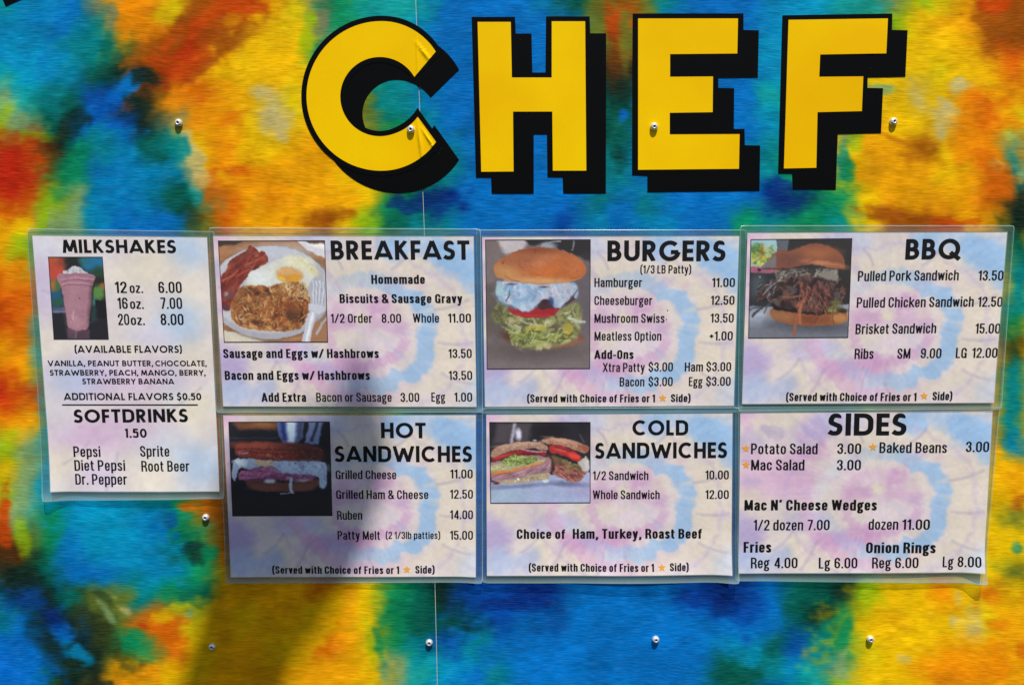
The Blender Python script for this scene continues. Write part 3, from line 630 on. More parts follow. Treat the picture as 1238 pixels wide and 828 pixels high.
    def linear(s): return lin(np.clip(s.col*s.gain, 0, 1)*255)

def pic_milkshake():
    p = Pic([(35,45),(523,45),(578,787),(85,787)], (55, 305), 7.525, 2.0); p.fill((34, 34, 42))
    p.ell(60,160,120,130,(205,66,44),soft=60,wp=20,ws=60); p.ell(150,80,60,50,(150,60,40),soft=50); p.ell(80,60,50,40,(190,80,40),soft=40)
    p.ell(450,95,130,90,(12,112,160),soft=60,wp=18); p.ell(260,60,75,90,(26,30,32),soft=50,wp=14); p.ell(350,70,40,50,(30,110,120),soft=50)
    p.ell(90,400,80,120,(22,84,130),soft=70,wp=25,seed=5); p.ell(80,300,45,50,(160,110,40),soft=40,wp=10); p.ell(125,300,30,50,(70,110,60),soft=30); p.ell(120,450,60,40,(30,90,70),soft=40)
    p.ell(480,200,70,70,(30,70,50),soft=60,wp=14); p.ell(480,260,60,34,(40,30,25),soft=40,wp=10); p.ell(525,310,30,34,(180,80,40),soft=26); p.ell(480,370,60,70,(84,140,56),soft=50,wp=14,seed=9); p.ell(450,450,24,50,(40,120,110),soft=30)
    p.poly([(60,498),(600,498),(600,800),(60,800)],(30,30,40),soft=10); p.poly([(60,498),(190,498),(190,552),(60,552)],(74,84,116),soft=12); p.poly([(65,530),(190,530),(190,545),(65,545)],(104,116,150),soft=8)
    p.poly([(462,436),(570,430),(578,600),(470,600)],(16,17,24),soft=10); p.poly([(430,480),(470,500),(470,620),(420,640)],(34,60,64),soft=30)
    p.poly([(205,690),(410,700),(410,800),(210,800)],(84,58,74),soft=16,wp=3,ws=12); p.seg(285,705,280,780,14,(150,130,150),0,.5,12)
    body = [(113,225),(130,190),(290,178),(440,195),(458,235),(440,300),(432,420),(405,690),(360,706),(290,710),(225,692),(210,670),(180,480),(152,310),(125,262)]
    p.poly(body,(172,116,134),soft=5)
    p.shade(np.clip((p.X-(395-(p.Y-300)*.06))/60,0,1)*np.clip((p.Y-250)/60,0,1)*(p.Y < 705)*(p.X < 460)*(p.X < 455-(p.Y-300)*.12), .34)
    p.ell(250,470,60,200,(184,130,146),soft=80,al=.6); p.ell(300,640,70,60,(192,138,152),soft=60,al=.5)
    for y, x0, x1 in ((258,150,438),(300,160,432)): p.seg(x0,y+6,x1,y+6,7,(120,66,84),-14,.75,6); p.seg(x0,y-8,x1,y-8,6,(222,168,186),-14,.6,6)
    p.seg(122,205,448,215,9,(176,120,134),-26,.8,6); p.seg(130,222,445,230,5,(120,70,90),-24,.5,5)
    p.seg(262,530,258,610,12,(226,190,204),0,.6,10); p.ell(318,420,6,6,(110,50,64)); p.strands([(220,560),(390,560),(380,690),(230,680)],30,22,3,[(222,170,190),(170,96,120)],(60,120),4)
    p.poly([(160,190),(163,165),(200,168),(232,140),(268,124),(300,132),(332,142),(352,168),(392,178),(402,192),(300,186),(220,190)],(206,206,214),soft=5,wp=5,ws=12)
    p.strands([(165,170),(235,140),(290,128),(345,160),(390,185),(200,188)],60,16,5,[(240,240,246),(160,160,172),(210,205,214),(120,120,128)],seed=8)
    return p
def pic_breakfast():
    p = Pic([(43,40),(828,38),(850,785),(88,785)], (258, 285), 6.134, 1.9); p.fill((170, 112, 70)); p.mottle(.25,60,5,3,.3,1.5)
    p.poly([(30,30),(250,30),(180,66),(30,80)],(66,52,44),soft=14); p.poly([(600,30),(840,30),(840,50),(640,60)],(96,70,64),soft=10)
    p.poly([(620,40),(660,38),(840,90),(840,170),(760,140),(680,95)],(226,220,222),soft=8); p.poly([(690,60),(840,60),(840,110),(760,90)],(248,246,246),soft=16); p.poly([(760,38),(840,38),(840,66)],(120,70,80),soft=10)
    p.poly([(80,700),(200,720),(420,790),(70,800)],(206,196,176),soft=10); p.poly([(88,700),(300,770),(420,790),(60,800)],(226,214,190),soft=20,al=.6)
    p.ell(432,422,462,352,(120,92,80),soft=26,al=.8); p.ell(424,420,452,344,(176,174,184),soft=7); p.ell(428,400,440,322,(196,196,204),soft=12); p.ell(440,392,392,280,(184,186,198),soft=60,al=.7)
    p.ell(480,120,220,50,(200,206,220),soft=70,al=.8)
    p.ell(760,430,80,200,(168,170,182),soft=60,al=.6)
    # egg
    p.poly([(250,380),(270,290),(330,240),(420,200),(520,165),(600,150),(680,190),(760,240),(786,290),(720,330),(700,400),(560,400),(400,400)],(214,216,204),soft=12,wp=8,ws=40)
    p.ell(640,200,110,50,(232,228,190),12,soft=40,wp=10); p.ell(740,260,50,24,(228,220,160),30,soft=24,wp=8); p.ell(340,310,80,60,(226,232,230),soft=60); p.strands([(600,150),(700,190),(780,260),(770,300),(700,230)],30,26,5,[(244,240,210),(226,214,150)],seed=6)
    p.ell(566,296,100,58,(200,170,110),6,soft=16,al=.7); p.ell(566,292,92,54,(222,150,56),8,soft=22,wp=10,ws=50); p.ell(570,268,76,30,(232,176,110),6,soft=30); p.ell(600,312,50,26,(238,160,24),0,soft=20); p.ell(510,318,30,12,(246,190,40),20,soft=12)
    # bacon
    bac = [(60,290),(110,250),(120,190),(190,140),(250,110),(268,68),(325,92),(335,125),(370,105),(410,165),(408,200),(330,240),(278,262),(262,300),(200,370),(180,430),(140,500),(120,560),(70,540),(60,440)]
    p.poly(bac,(132,42,30),soft=7,wp=6,ws=20); p.strands(bac,150,60,9,[(160,54,34),(110,28,24),(190,84,54),(90,24,26),(150,40,26),(176,60,40)],(118,150),12,.15,.7)
    p.lumps(bac, 60, 10, 34, [(176,74,52),(92,24,24),(128,40,30),(150,70,64),(200,100,72)], 9, .6)
    for a in ((75,330,180,260,14,(206,110,80)),(140,220,230,150,10,(190,90,66)),(180,300,330,190,12,(196,92,50)),(240,215,360,150,8,(214,130,90)),(90,420,190,330,10,(180,80,60))): p.seg(*a[:4],a[4],a[5],10,.6,8)
    p.seg(110,265,190,200,6,(70,16,18),8,.7,5); p.seg(190,270,280,240,6,(70,16,18),-8,.7,5); p.ell(118,440,46,34,(120,66,66),-30,soft=20); p.ell(100,430,20,14,(190,150,150),-30,soft=10,al=.7); p.ell(100,530,28,26,(100,50,50),soft=12)
    p.poly([(120,200),(190,145),(262,105),(300,100),(325,130),(250,165),(180,210),(140,250)],(126,52,42),soft=10,al=.55)
    # hash browns
    hb = [(130,500),(185,430),(190,380),(300,365),(400,375),(520,350),(660,340),(705,420),(725,470),(700,600),(650,690),(520,712),(400,700),(200,675),(140,600)]
    p.poly(hb,(150,88,40),soft=8,wp=9,ws=30)
    p.strands(hb,260,46,8,[(176,98,38),(120,60,26),(206,150,84),(150,70,26),(90,46,24)],seed=21,bend=.4,clip=14)
    p.lumps(hb, 110, 12, 38, [(204,128,58),(98,46,22),(164,84,36),(222,170,104),(70,34,20),(184,100,44)], 5)
    p.strands([(340,480),(420,470),(700,470),(700,600),(600,700),(380,690)],120,40,8,[(190,92,34),(156,66,24),(110,44,20),(206,130,60)],seed=22,bend=.4)
    p.strands(hb,170,40,5,[(224,186,120),(206,150,80),(236,206,150),(196,120,50)],seed=23,bend=.45,clip=14)
    p.strands([(520,350),(690,340),(720,460),(560,450)],70,44,5,[(226,196,140),(210,170,100)],(40,150),24)
    p.ell(330,430,22,18,(70,34,30),soft=14,wp=6,al=.8); p.ell(590,590,60,40,(84,44,26),20,soft=40,wp=14,al=.75); p.ell(570,520,50,30,(120,50,24),0,soft=30,al=.6); p.ell(320,640,30,20,(80,40,30),soft=16,al=.7)
    p.seg(150,620,300,690,10,(214,110,30),14,.8,8); p.seg(280,680,420,700,9,(206,120,40),5,.8,6)
    # fork
    for k in range(4): p.seg(742+k*26,330+k*4,744+k*22,510,9,(214,218,232),0,.9,5); p.seg(754+k*26,340,754+k*22,500,7,(150,156,176),0,.5,5)
    p.poly([(706,500),(830,520),(826,560),(790,582),(740,575),(704,545)],(206,208,222),soft=7); p.poly([(720,540),(772,560),(720,790),(656,790)],(196,198,214),soft=6); p.poly([(735,560),(752,565),(700,790),(682,790)],(232,234,242),soft=6)
    p.poly([(772,600),(850,560),(850,790),(730,790)],(168,112,72),soft=10,al=.0)
    p.ell(800,700,60,80,(168,116,80),0,soft=20,al=.9); p.seg(770,730,840,610,16,(182,178,186),-6,.9,8)
    return p
def pic_burger():
    p = Pic([(26,27),(660,25),(656,803),(36,806)], (582, 285), 5.022, 1.8); p.fill((112, 100, 104)); p.mottle(.12,180,4)
    p.poly([(70,20),(290,20),(240,110),(130,110)],(196,186,190),soft=26); p.poly([(30,20),(90,20),(150,130),(60,300),(20,300)],(120,106,104),soft=30)
    p.poly([(250,20),(670,20),(670,170),(600,130),(420,60),(300,60)],(36,32,36),soft=14); p.seg(370,60,480,36,8,(200,200,210),-8,.8,8); p.seg(560,36,550,90,8,(176,176,190),0,.8,8); p.ell(400,62,50,20,(150,160,180),0,soft=20)
    p.ell(630,350,60,160,(100,92,100),soft=80); p.poly([(20,290),(100,300),(150,600),(20,600)],(98,86,82),soft=50)
    p.poly([(20,640),(680,640),(680,830),(20,830)],(128,112,112),soft=60,al=.7); p.ell(340,690,300,60,(84,72,70),0,soft=70,al=.7)
    p.ell(380,620,240,60,(120,72,50),0,soft=10); p.ell(300,600,180,50,(88,54,42),0,soft=20); p.ell(480,650,130,30,(150,94,70),-8,soft=14)
    let = [(60,470),(90,410),(150,420),(200,470),(420,480),(540,410),(590,400),(610,480),(600,560),(560,640),(420,680),(340,690),(200,670),(150,560),(80,520)]
    p.poly(let,(128,132,68),soft=12,wp=14,ws=26)
    p.strands(let,220,54,12,[(140,144,84),(100,100,54),(172,174,120),(80,78,48),(196,190,146),(126,126,70)],seed=31,bend=.4,clip=30)
    p.lumps(let, 90, 10, 34, [(170,176,110),(76,80,44),(120,124,66),(150,146,84),(190,180,120),(96,84,60)], 12, .85)
    p.strands([(70,430),(150,430),(170,540),(80,540)],50,30,6,[(120,120,70),(90,90,60),(150,146,90)],seed=32)
    p.ell(330,570,62,32,(186,176,60),-8,soft=12,wp=8); p.ell(526,574,28,48,(180,160,50),10,soft=10,wp=4); p.ell(290,600,90,20,(140,150,60),-10,soft=12,wp=6); p.ell(380,630,110,20,(170,180,80),-16,soft=12,wp=6); p.seg(530,495,625,525,14,(196,206,190),4,.9,8); p.seg(150,520,240,560,12,(176,170,140),14,.8,8); p.seg(200,560,190,660,14,(160,166,100),14,.8,8); p.seg(240,510,360,540,10,(206,196,180),12,.7,8)
    p.strands([(140,560),(560,560),(540,650),(200,670)],60,60,7,[(196,204,130),(90,96,50),(160,170,80)],(100,200),34)
    p.poly([(150,420),(230,450),(330,445),(470,420),(480,440),(430,490),(330,500),(230,490),(165,460)],(176,22,34),soft=8,wp=3); p.seg(200,470,420,480,10,(206,36,44),8,.8,8)
    p.poly([(145,390),(500,350),(585,340),(570,385),(470,440),(330,450),(200,450),(150,420)],(70,34,44),soft=10,wp=8)
    ch = [(88,300),(95,272),(330,280),(575,278),(590,350),(570,385),(555,350),(490,430),(440,440),(420,390),(380,380),(300,458),(240,455),(200,425),(150,412),(95,385)]
    p.poly(ch,(150,176,206),soft=8,wp=7,ws=22); p.ell(220,350,110,80,(130,176,218),0,soft=70,wp=20); p.ell(480,330,80,50,(196,186,200),0,soft=50,wp=12); p.ell(270,430,60,26,(176,206,232),0,soft=20,wp=8); p.ell(120,330,30,44,(160,196,206),0,soft=20)
    p.lumps(ch, 46, 10, 36, [(196,210,232),(118,156,204),(156,160,190),(140,190,226),(206,196,206)], 15, .7)
    p.strands(ch,70,40,10,[(196,214,236),(110,150,196),(176,170,196),(220,224,236)],seed=37,al=.45)
    p.seg(150,395,170,330,6,(80,50,66),8,.8,6); p.ell(395,400,26,14,(60,20,34),0,soft=12,wp=6); p.ell(420,400,20,26,(50,50,100),0,soft=14,wp=6,al=.8); p.seg(555,375,580,330,7,(80,50,70),0,.8,6); p.ell(380,310,24,6,(80,60,90),0,soft=8); p.ell(180,296,30,5,(110,60,70),0,soft=8)
    bun = [(72,210),(82,170),(140,125),(230,85),(340,66),(450,78),(550,110),(610,150),(636,190),(634,230),(600,262),(520,285),(400,294),(280,290),(160,275),(85,245)]
    p.poly(bun,(186,98,46),soft=5); m1 = p.poly(bun,(186,98,46),soft=5)
    base = p.col.copy()
    p.ell(420,210,180,70,(214,106,40),-4,soft=110,wp=14); p.ell(260,140,180,50,(170,96,60),-12,soft=90,wp=12,al=.8); p.ell(150,225,90,40,(206,140,76),14,soft=60); p.ell(360,275,250,20,(214,150,90),2,soft=26); p.ell(360,160,70,24,(230,140,90),-20,soft=50,al=.5); p.ell(560,190,60,50,(206,108,50),0,soft=60); p.ell(330,85,120,20,(140,60,34),0,soft=30,al=.7)
    p.strands([(120,150),(560,130),(600,240),(140,240)],60,26,2.5,[(130,56,28),(150,70,40)],(0,70),39,al=.5)
    p.seg(330,75,324,110,3,(90,40,24),4,.8); p.seg(150,250,230,282,4,(130,66,36),4,.8); p.seg(540,262,600,240,3,(130,56,30),4,.7); p.ell(128,165,5,6,(90,40,30))
    p.col = p.col*m1[..., None] + (p.col*0 + base)*(1-m1[..., None])
    return p
def pic_bbq():
    p = Pic([(46,38),(832,30),(800,798),(28,803)], (900, 284), 6.469, 1.8); p.fill((44, 40, 42)); p.mottle(.12,200,3)
    p.poly([(20,20),(250,20),(240,250),(20,250)],(150,196,206),soft=6); p.ell(130,170,90,70,(190,180,50),0,soft=60,wp=26,ws=40); p.ell(90,110,50,40,(80,130,70),0,soft=30,wp=14); p.ell(130,130,18,50,(170,110,40),10,soft=16,wp=8); p.strands([(50,80),(240,80),(230,230),(50,230)],90,22,12,[(196,190,60),(90,140,60),(150,196,190),(170,150,50),(60,100,60)],seed=41,al=.7)
    p.poly([(250,20),(338,20),(330,140),(250,160)],(92,96,108),soft=8); p.poly([(40,250),(130,248),(250,270),(250,306),(130,300),(40,290)],(176,84,116),soft=6); p.ell(110,272,16,12,(40,20,30),soft=5)
    p.poly([(20,300),(230,300),(200,560),(20,560)],(40,46,52),soft=10); p.ell(100,400,60,90,(70,80,86),0,soft=60); p.ell(120,325,10,8,(140,150,130))
    p.poly([(0,548),(200,560),(860,540),(860,830),(0,830)],(126,134,152),soft=14); p.poly([(0,640),(860,690),(860,830),(0,830)],(112,116,130),soft=60); p.ell(120,640,110,60,(164,176,196),-10,soft=60); p.ell(500,700,330,50,(72,74,84),3,soft=60,al=.8); p.seg(20,590,130,552,10,(50,54,66),0,.8,8); p.poly([(765,540),(830,545),(830,640),(790,640)],(150,156,166),soft=12)
    bb = [(188,580),(260,575),(500,600),(700,590),(798,600),(800,650),(770,690),(660,705),(480,712),(300,690),(210,660)]
    p.poly(bb,(158,88,44),soft=8,wp=4); p.ell(280,630,90,30,(166,106,66),8,soft=34); p.ell(740,650,60,34,(190,124,66),0,soft=26); p.ell(520,660,110,36,(130,64,36),0,soft=40); p.poly([(200,520),(450,560),(700,560),(760,600),(560,625),(400,605),(220,585)],(26,18,18),soft=12)
    meat = [(80,520),(90,470),(160,370),(240,330),(330,290),(720,300),(770,400),(790,470),(760,520),(640,560),(560,610),(400,590),(250,560),(200,520)]
    p.poly(meat,(50,34,34),soft=14,wp=12,ws=36)
    p.strands(meat,300,80,12,[(70,44,42),(40,28,30),(100,60,54),(30,22,26),(120,84,76),(84,50,44)],(60,170),43,.3)
    p.lumps(meat, 90, 14, 40, [(66,40,40),(116,70,62),(34,24,28),(140,84,66),(90,84,84)], 18, .75)
    p.strands([(230,260),(720,260),(725,370),(600,330),(380,330),(240,380)],120,50,12,[(130,124,116),(96,90,84),(160,152,140),(70,62,60)],(100,200),44)
    p.poly([(560,290),(720,275),(725,365),(650,350),(570,330)],(150,144,130),soft=14,wp=8,al=.8)
    for a in ((300,480,430,470,16,(136,96,76)),(440,380,470,470,20,(160,84,60)),(400,560,480,450,22,(156,76,56)),(460,500,380,780,22,(168,90,58)),(455,520,430,690,20,(184,104,66)),(500,480,560,610,14,(120,66,52)),(540,400,600,500,18,(130,70,66)),(570,360,660,470,16,(140,76,66)),(640,440,650,540,14,(120,60,54)),(620,540,640,610,12,(130,76,60)),(640,610,560,700,12,(150,86,54)),(560,620,500,730,12,(130,66,50)),(180,540,60,636,16,(52,44,50)),(220,510,150,610,12,(80,76,80)),(90,500,180,470,18,(90,50,50)),(240,380,140,470,10,(150,160,166)),(160,390,240,350,8,(180,190,200))): p.seg(*a[:4],a[4],a[5],12,.9,8)
    p.strands([(430,400),(700,380),(660,620),(480,600),(400,560)],90,60,7,[(176,100,80),(110,56,50),(60,30,34),(146,80,66)],(40,130),47,.25)
    p.strands([(100,380),(260,330),(300,470),(200,540),(80,520)],60,50,6,[(150,160,170),(30,28,34),(90,70,70)],(100,170),48)
    p.ell(710,530,44,22,(100,96,50),0,soft=14,wp=6); p.ell(700,580,60,28,(116,106,50),0,soft=14,wp=6); p.ell(760,590,40,20,(60,40,30),0,soft=14); p.ell(680,592,30,14,(150,140,70),0,soft=12); p.seg(690,560,690,700,6,(70,34,30),6,.6)
    bun = [(125,250),(170,210),(230,140),(290,112),(340,130),(420,100),(520,68),(610,72),(700,110),(760,160),(782,210),(778,255),(740,266),(640,250),(520,225),(420,240),(330,262),(230,272),(140,270)]
    p.poly(bun,(138,76,50),soft=7); p.ell(560,140,140,40,(172,94,54),0,soft=60); p.ell(330,200,110,50,(120,66,54),-14,soft=60); p.ell(620,225,150,20,(196,120,76),8,soft=24); p.ell(700,250,70,14,(170,92,56),8,soft=12); p.poly([(130,250),(190,190),(240,150),(240,250),(150,272)],(120,110,112),soft=16,wp=10); p.seg(430,235,560,195,6,(100,44,30),-4,.6,8); p.seg(140,262,330,262,10,(70,34,30),4,.7,10)
    return p
def pic_hot():
    p = Pic([(36,32),(853,30),(873,789),(68,792)], (272, 505), 6.73, 1.8); p.fill((22, 22, 30)); p.mottle(.2,150,3)
    p.poly([(60,25),(430,25),(420,95),(110,90)],(96,56,34),soft=30); p.ell(320,55,90,24,(130,80,40),0,soft=30,wp=8); p.seg(40,160,430,160,8,(56,62,84),0,.6,14)
    p.poly([(425,25),(650,25),(640,150),(590,210),(480,205),(440,150)],(70,84,130),soft=14); p.poly([(505,25),(585,25),(570,215),(520,215)],(176,196,236),soft=26); p.poly([(455,30),(490,30),(500,180),(470,180)],(30,44,110),soft=16); p.poly([(600,30),(640,30),(620,170),(595,190)],(60,66,90),soft=20)
    p.poly([(690,30),(800,30),(760,215),(650,205)],(96,110,150),soft=18); p.poly([(745,30),(770,30),(720,190),(695,190)],(40,44,66),soft=14)
    bt = [(85,255),(95,215),(180,200),(330,195),(520,205),(680,215),(790,240),(810,290),(790,345),(640,355),(380,345),(200,330),(90,305)]
    m1 = p.poly(bt,(118,44,34),soft=8,wp=4); p.ell(330,225,260,30,(140,60,46),2,soft=40); p.ell(600,235,150,28,(76,40,32),4,soft=40); p.ell(720,310,130,50,(64,36,30),0,soft=60,al=.8)
    p.seg(100,250,790,275,12,(70,28,28),-10,.7,8); p.strands([(100,230),(790,240),(780,340),(110,310)],160,26,6,[(150,64,50),(90,30,28),(176,90,74),(110,40,34)],(20,160),52,.3,.6); p.seg(115,275,185,280,12,(150,110,140),6,.8,8); p.seg(200,270,520,290,6,(50,18,20),10,.8,5)
    p.strands([(280,280),(480,290),(470,340),(290,320)],30,26,6,[(196,120,100),(160,80,60)],(20,80),53)
    bb = [(150,480),(240,500),(520,530),(760,490),(790,520),(720,580),(560,598),(400,600),(240,585),(180,545)]
    p.poly(bb,(92,50,40),soft=10,wp=4); p.ell(640,560,100,30,(100,60,46),0,soft=26); p.ell(330,560,120,26,(110,58,44),0,soft=26)
    p.poly([(130,430),(300,390),(470,440),(770,450),(770,485),(600,510),(360,500),(170,510),(110,500)],(110,54,86),soft=10,wp=6)
    ham = [(110,480),(130,420),(210,430),(290,400),(380,392),(450,430),(490,455),(420,480),(240,490),(120,505)]
    p.poly(ham,(150,74,112),soft=8,wp=6); p.strands(ham,60,40,9,[(176,96,136),(120,50,86),(196,120,150)],(150,200),55,.4,.7); p.seg(200,495,470,440,6,(70,24,60),14,.8,6); p.strands([(480,460),(770,450),(760,480),(500,510)],50,40,6,[(130,70,110),(80,34,70),(166,120,150)],(160,200),56)
    cz = [(78,350),(95,322),(200,330),(400,345),(640,355),(790,345),(830,370),(835,430),(820,560),(790,560),(770,480),(740,460),(620,455),(480,445),(440,410),(380,390),(270,400),(200,420),(150,400),(110,410),(100,470),(85,520),(60,480),(60,410)]
    p.poly(cz,(142,156,178),soft=8,wp=6,ws=22); p.ell(620,400,190,44,(160,176,200),0,soft=50,wp=10); p.ell(130,360,56,26,(190,206,226),10,soft=20,wp=6); p.poly([(255,345),(400,350),(400,388),(300,390),(250,375)],(206,160,110),soft=14); p.ell(800,520,34,50,(150,166,196),0,soft=14,wp=6); p.ell(370,512,48,18,(170,176,180),0,soft=12); p.seg(540,490,545,600,24,(156,170,190),4,.9,8); p.seg(460,615,560,604,9,(150,160,176),0,.9,6)
    p.lumps(cz, 40, 10, 34, [(170,186,210),(104,118,146),(130,140,160)], 25, .6); p.lumps(ham, 30, 10, 26, [(170,92,130),(110,44,80),(140,70,106)], 27, .6)
    p.strands(cz,50,36,8,[(190,206,226),(110,126,156),(96,104,130)],seed=58,al=.5); p.ell(572,365,6,5,(20,20,24)); p.ell(640,505,60,10,(150,130,140),-6,soft=10)
    p.poly([(60,640),(880,630),(880,800),(60,800)],(30,26,26),soft=60,al=.7); p.gain = 1.28
    return p
def pic_cold():
    p = Pic([(32,37),(968,37),(968,783),(42,788)], (588, 505), 7.738, 1.8); p.fill((34, 32, 40)); p.mottle(.3,110,3)
    p.poly([(100,40),(420,40),(400,220),(60,240)],(70,62,70),soft=50); p.seg(265,60,235,220,26,(190,186,210),0,.8,26); p.ell(300,150,26,50,(206,204,226),-8,soft=24); p.ell(450,200,16,8,(160,180,190),soft=10); p.seg(870,150,910,220,10,(110,110,130),0,.6,16); p.ell(600,110,150,70,(26,22,28),0,soft=60)
    p.poly([(30,600),(100,590),(650,520),(980,500),(980,800),(30,800)],(150,162,200),soft=14); p.poly([(30,560),(60,600),(200,640),(30,660)],(120,128,160),soft=20); p.ell(180,720,200,80,(146,168,194),0,soft=90); p.ell(900,650,120,90,(156,152,194),0,soft=90,al=.8); p.ell(760,610,170,24,(88,92,130),4,soft=30,al=.8); p.ell(330,630,280,16,(96,104,146),-4,soft=26,al=.8); p.seg(640,690,900,700,6,(150,156,190),0,.5,8)
    # right half
    rt = [(560,380),(600,340),(760,420),(900,470),(950,480),(900,560),(850,600),(760,580),(640,530),(600,500)]
    p.poly(rt,(140,76,70),soft=9,wp=6); p.strands(rt,150,50,7,[(170,96,84),(110,52,50),(196,128,110),(84,40,44)],(14,44),62,.2)
    p.poly([(570,350),(640,340),(840,430),(930,440),(900,490),(760,460),(620,400)],(96,80,50),soft=12,wp=8); p.strands([(640,360),(860,430),(900,490),(760,460)],60,26,6,[(130,130,70),(90,66,50),(176,150,90)],(0,60),63)
    p.lumps(rt, 50, 10, 26, [(176,110,96),(96,46,44),(130,80,60),(150,120,70)], 31, .7)
    p.poly([(850,400),(930,350),(960,400),(950,490),(900,500)],(176,170,156),soft=12,wp=8); p.ell(940,440,26,60,(190,186,196),0,soft=20,wp=6)
    p.poly([(575,245),(700,255),(800,290),(880,350),(880,390),(840,410),(760,360),(640,320),(580,320)],(176,34,36),soft=9,wp=5); p.ell(820,350,60,24,(226,60,40),20,soft=16); p.ell(700,300,70,16,(196,66,60),14,soft=14); p.seg(640,260,800,300,12,(90,24,30),8,.7,10)
    p.poly([(500,205),(580,182),(680,180),(800,200),(900,240),(965,262),(950,310),(900,330),(820,290),(700,250),(580,244)],(166,112,88),soft=8,wp=4); p.ell(700,205,140,18,(190,140,112),10,soft=20); p.poly([(840,240),(965,265),(940,315),(860,300)],(150,80,60),soft=12); p.strands([(540,195),(900,230),(900,300),(600,235)],110,9,5,[(210,166,140),(120,76,60)],seed=65)
    # left half
    fill_ = [(40,400),(120,400),(300,340),(560,350),(610,400),(615,470),(600,510),(480,520),(200,600),(60,590),(40,500)]
    p.poly(fill_,(150,110,110),soft=8,wp=4)
    p.poly([(40,430),(150,410),(450,400),(560,370),(520,420),(300,460),(120,520),(45,505)],(160,160,120),soft=10,wp=8)
    p.poly([(45,490),(200,485),(420,430),(520,400),(530,420),(440,450),(200,505),(60,525)],(206,120,56),soft=9,wp=5); p.seg(90,525,220,500,7,(150,50,30),0,.8)
    lt = [(130,415),(180,370),(250,330),(290,340),(350,360),(440,360),(500,380),(450,410),(330,440),(200,440)]
    p.poly(lt,(116,132,62),soft=9,wp=10,ws=24); p.lumps(lt, 40, 8, 24, [(160,180,90),(70,84,40),(196,200,140)], 33, .8); p.strands(lt,90,34,8,[(176,196,100),(90,110,40),(140,166,64),(60,84,36),(206,216,150)],seed=67,bend=.5); p.strands([(45,440),(200,440),(180,480),(50,480)],40,26,7,[(196,186,130),(130,130,60),(220,206,160)],seed=68); p.seg(268,310,272,370,10,(176,190,110),4,.9)
    p.poly([(40,375),(100,350),(280,290),(430,295),(560,320),(560,345),(420,335),(320,345),(260,330),(130,385),(60,400)],(150,30,36),soft=8,wp=5); p.ell(150,350,70,16,(190,50,50),-14,soft=14); p.ell(400,330,90,10,(84,24,30),0,soft=10); p.seg(300,275,550,310,12,(200,150,160),8,.9,8)
    p.poly([(45,545),(200,525),(420,455),(600,410),(615,440),(560,480),(420,510),(220,575),(60,590)],(160,116,132),soft=8,wp=4); p.strands([(50,550),(580,410),(610,470),(300,540),(80,585)],80,70,5,[(190,146,156),(120,76,90),(176,130,140),(96,60,76)],(150,165),69,.1); p.seg(300,565,560,500,6,(84,50,66),-10,.8)
    p.poly([(60,590),(240,575),(420,520),(560,500),(610,510),(570,570),(420,590),(250,608),(100,612)],(166,146,120),soft=9,wp=6); p.strands([(120,590),(560,510),(580,570),(200,600)],70,14,6,[(206,196,170),(140,110,80),(190,176,90)],seed=70); p.ell(300,565,14,10,(230,226,210)); p.ell(550,580,34,14,(190,200,206),0,soft=10,wp=5); p.ell(95,604,26,12,(96,30,34),0,soft=10); p.poly([(575,245),(600,330),(640,440),(620,520),(600,500),(612,400),(575,340)],(44,26,30),soft=16,wp=5,al=.8); p.gain = 1.1
    p.poly([(36,370),(45,300),(110,260),(230,225),(360,215),(480,218),(560,240),(580,290),(560,300),(430,275),(300,285),(160,325),(80,360)],(160,118,96),soft=7,wp=4); p.ell(330,240,230,14,(186,144,120),-6,soft=16); p.strands([(50,310),(230,235),(540,240),(540,285),(300,275),(80,340)],160,9,5,[(206,176,150),(120,84,70),(186,146,124)],seed=72)
    return p

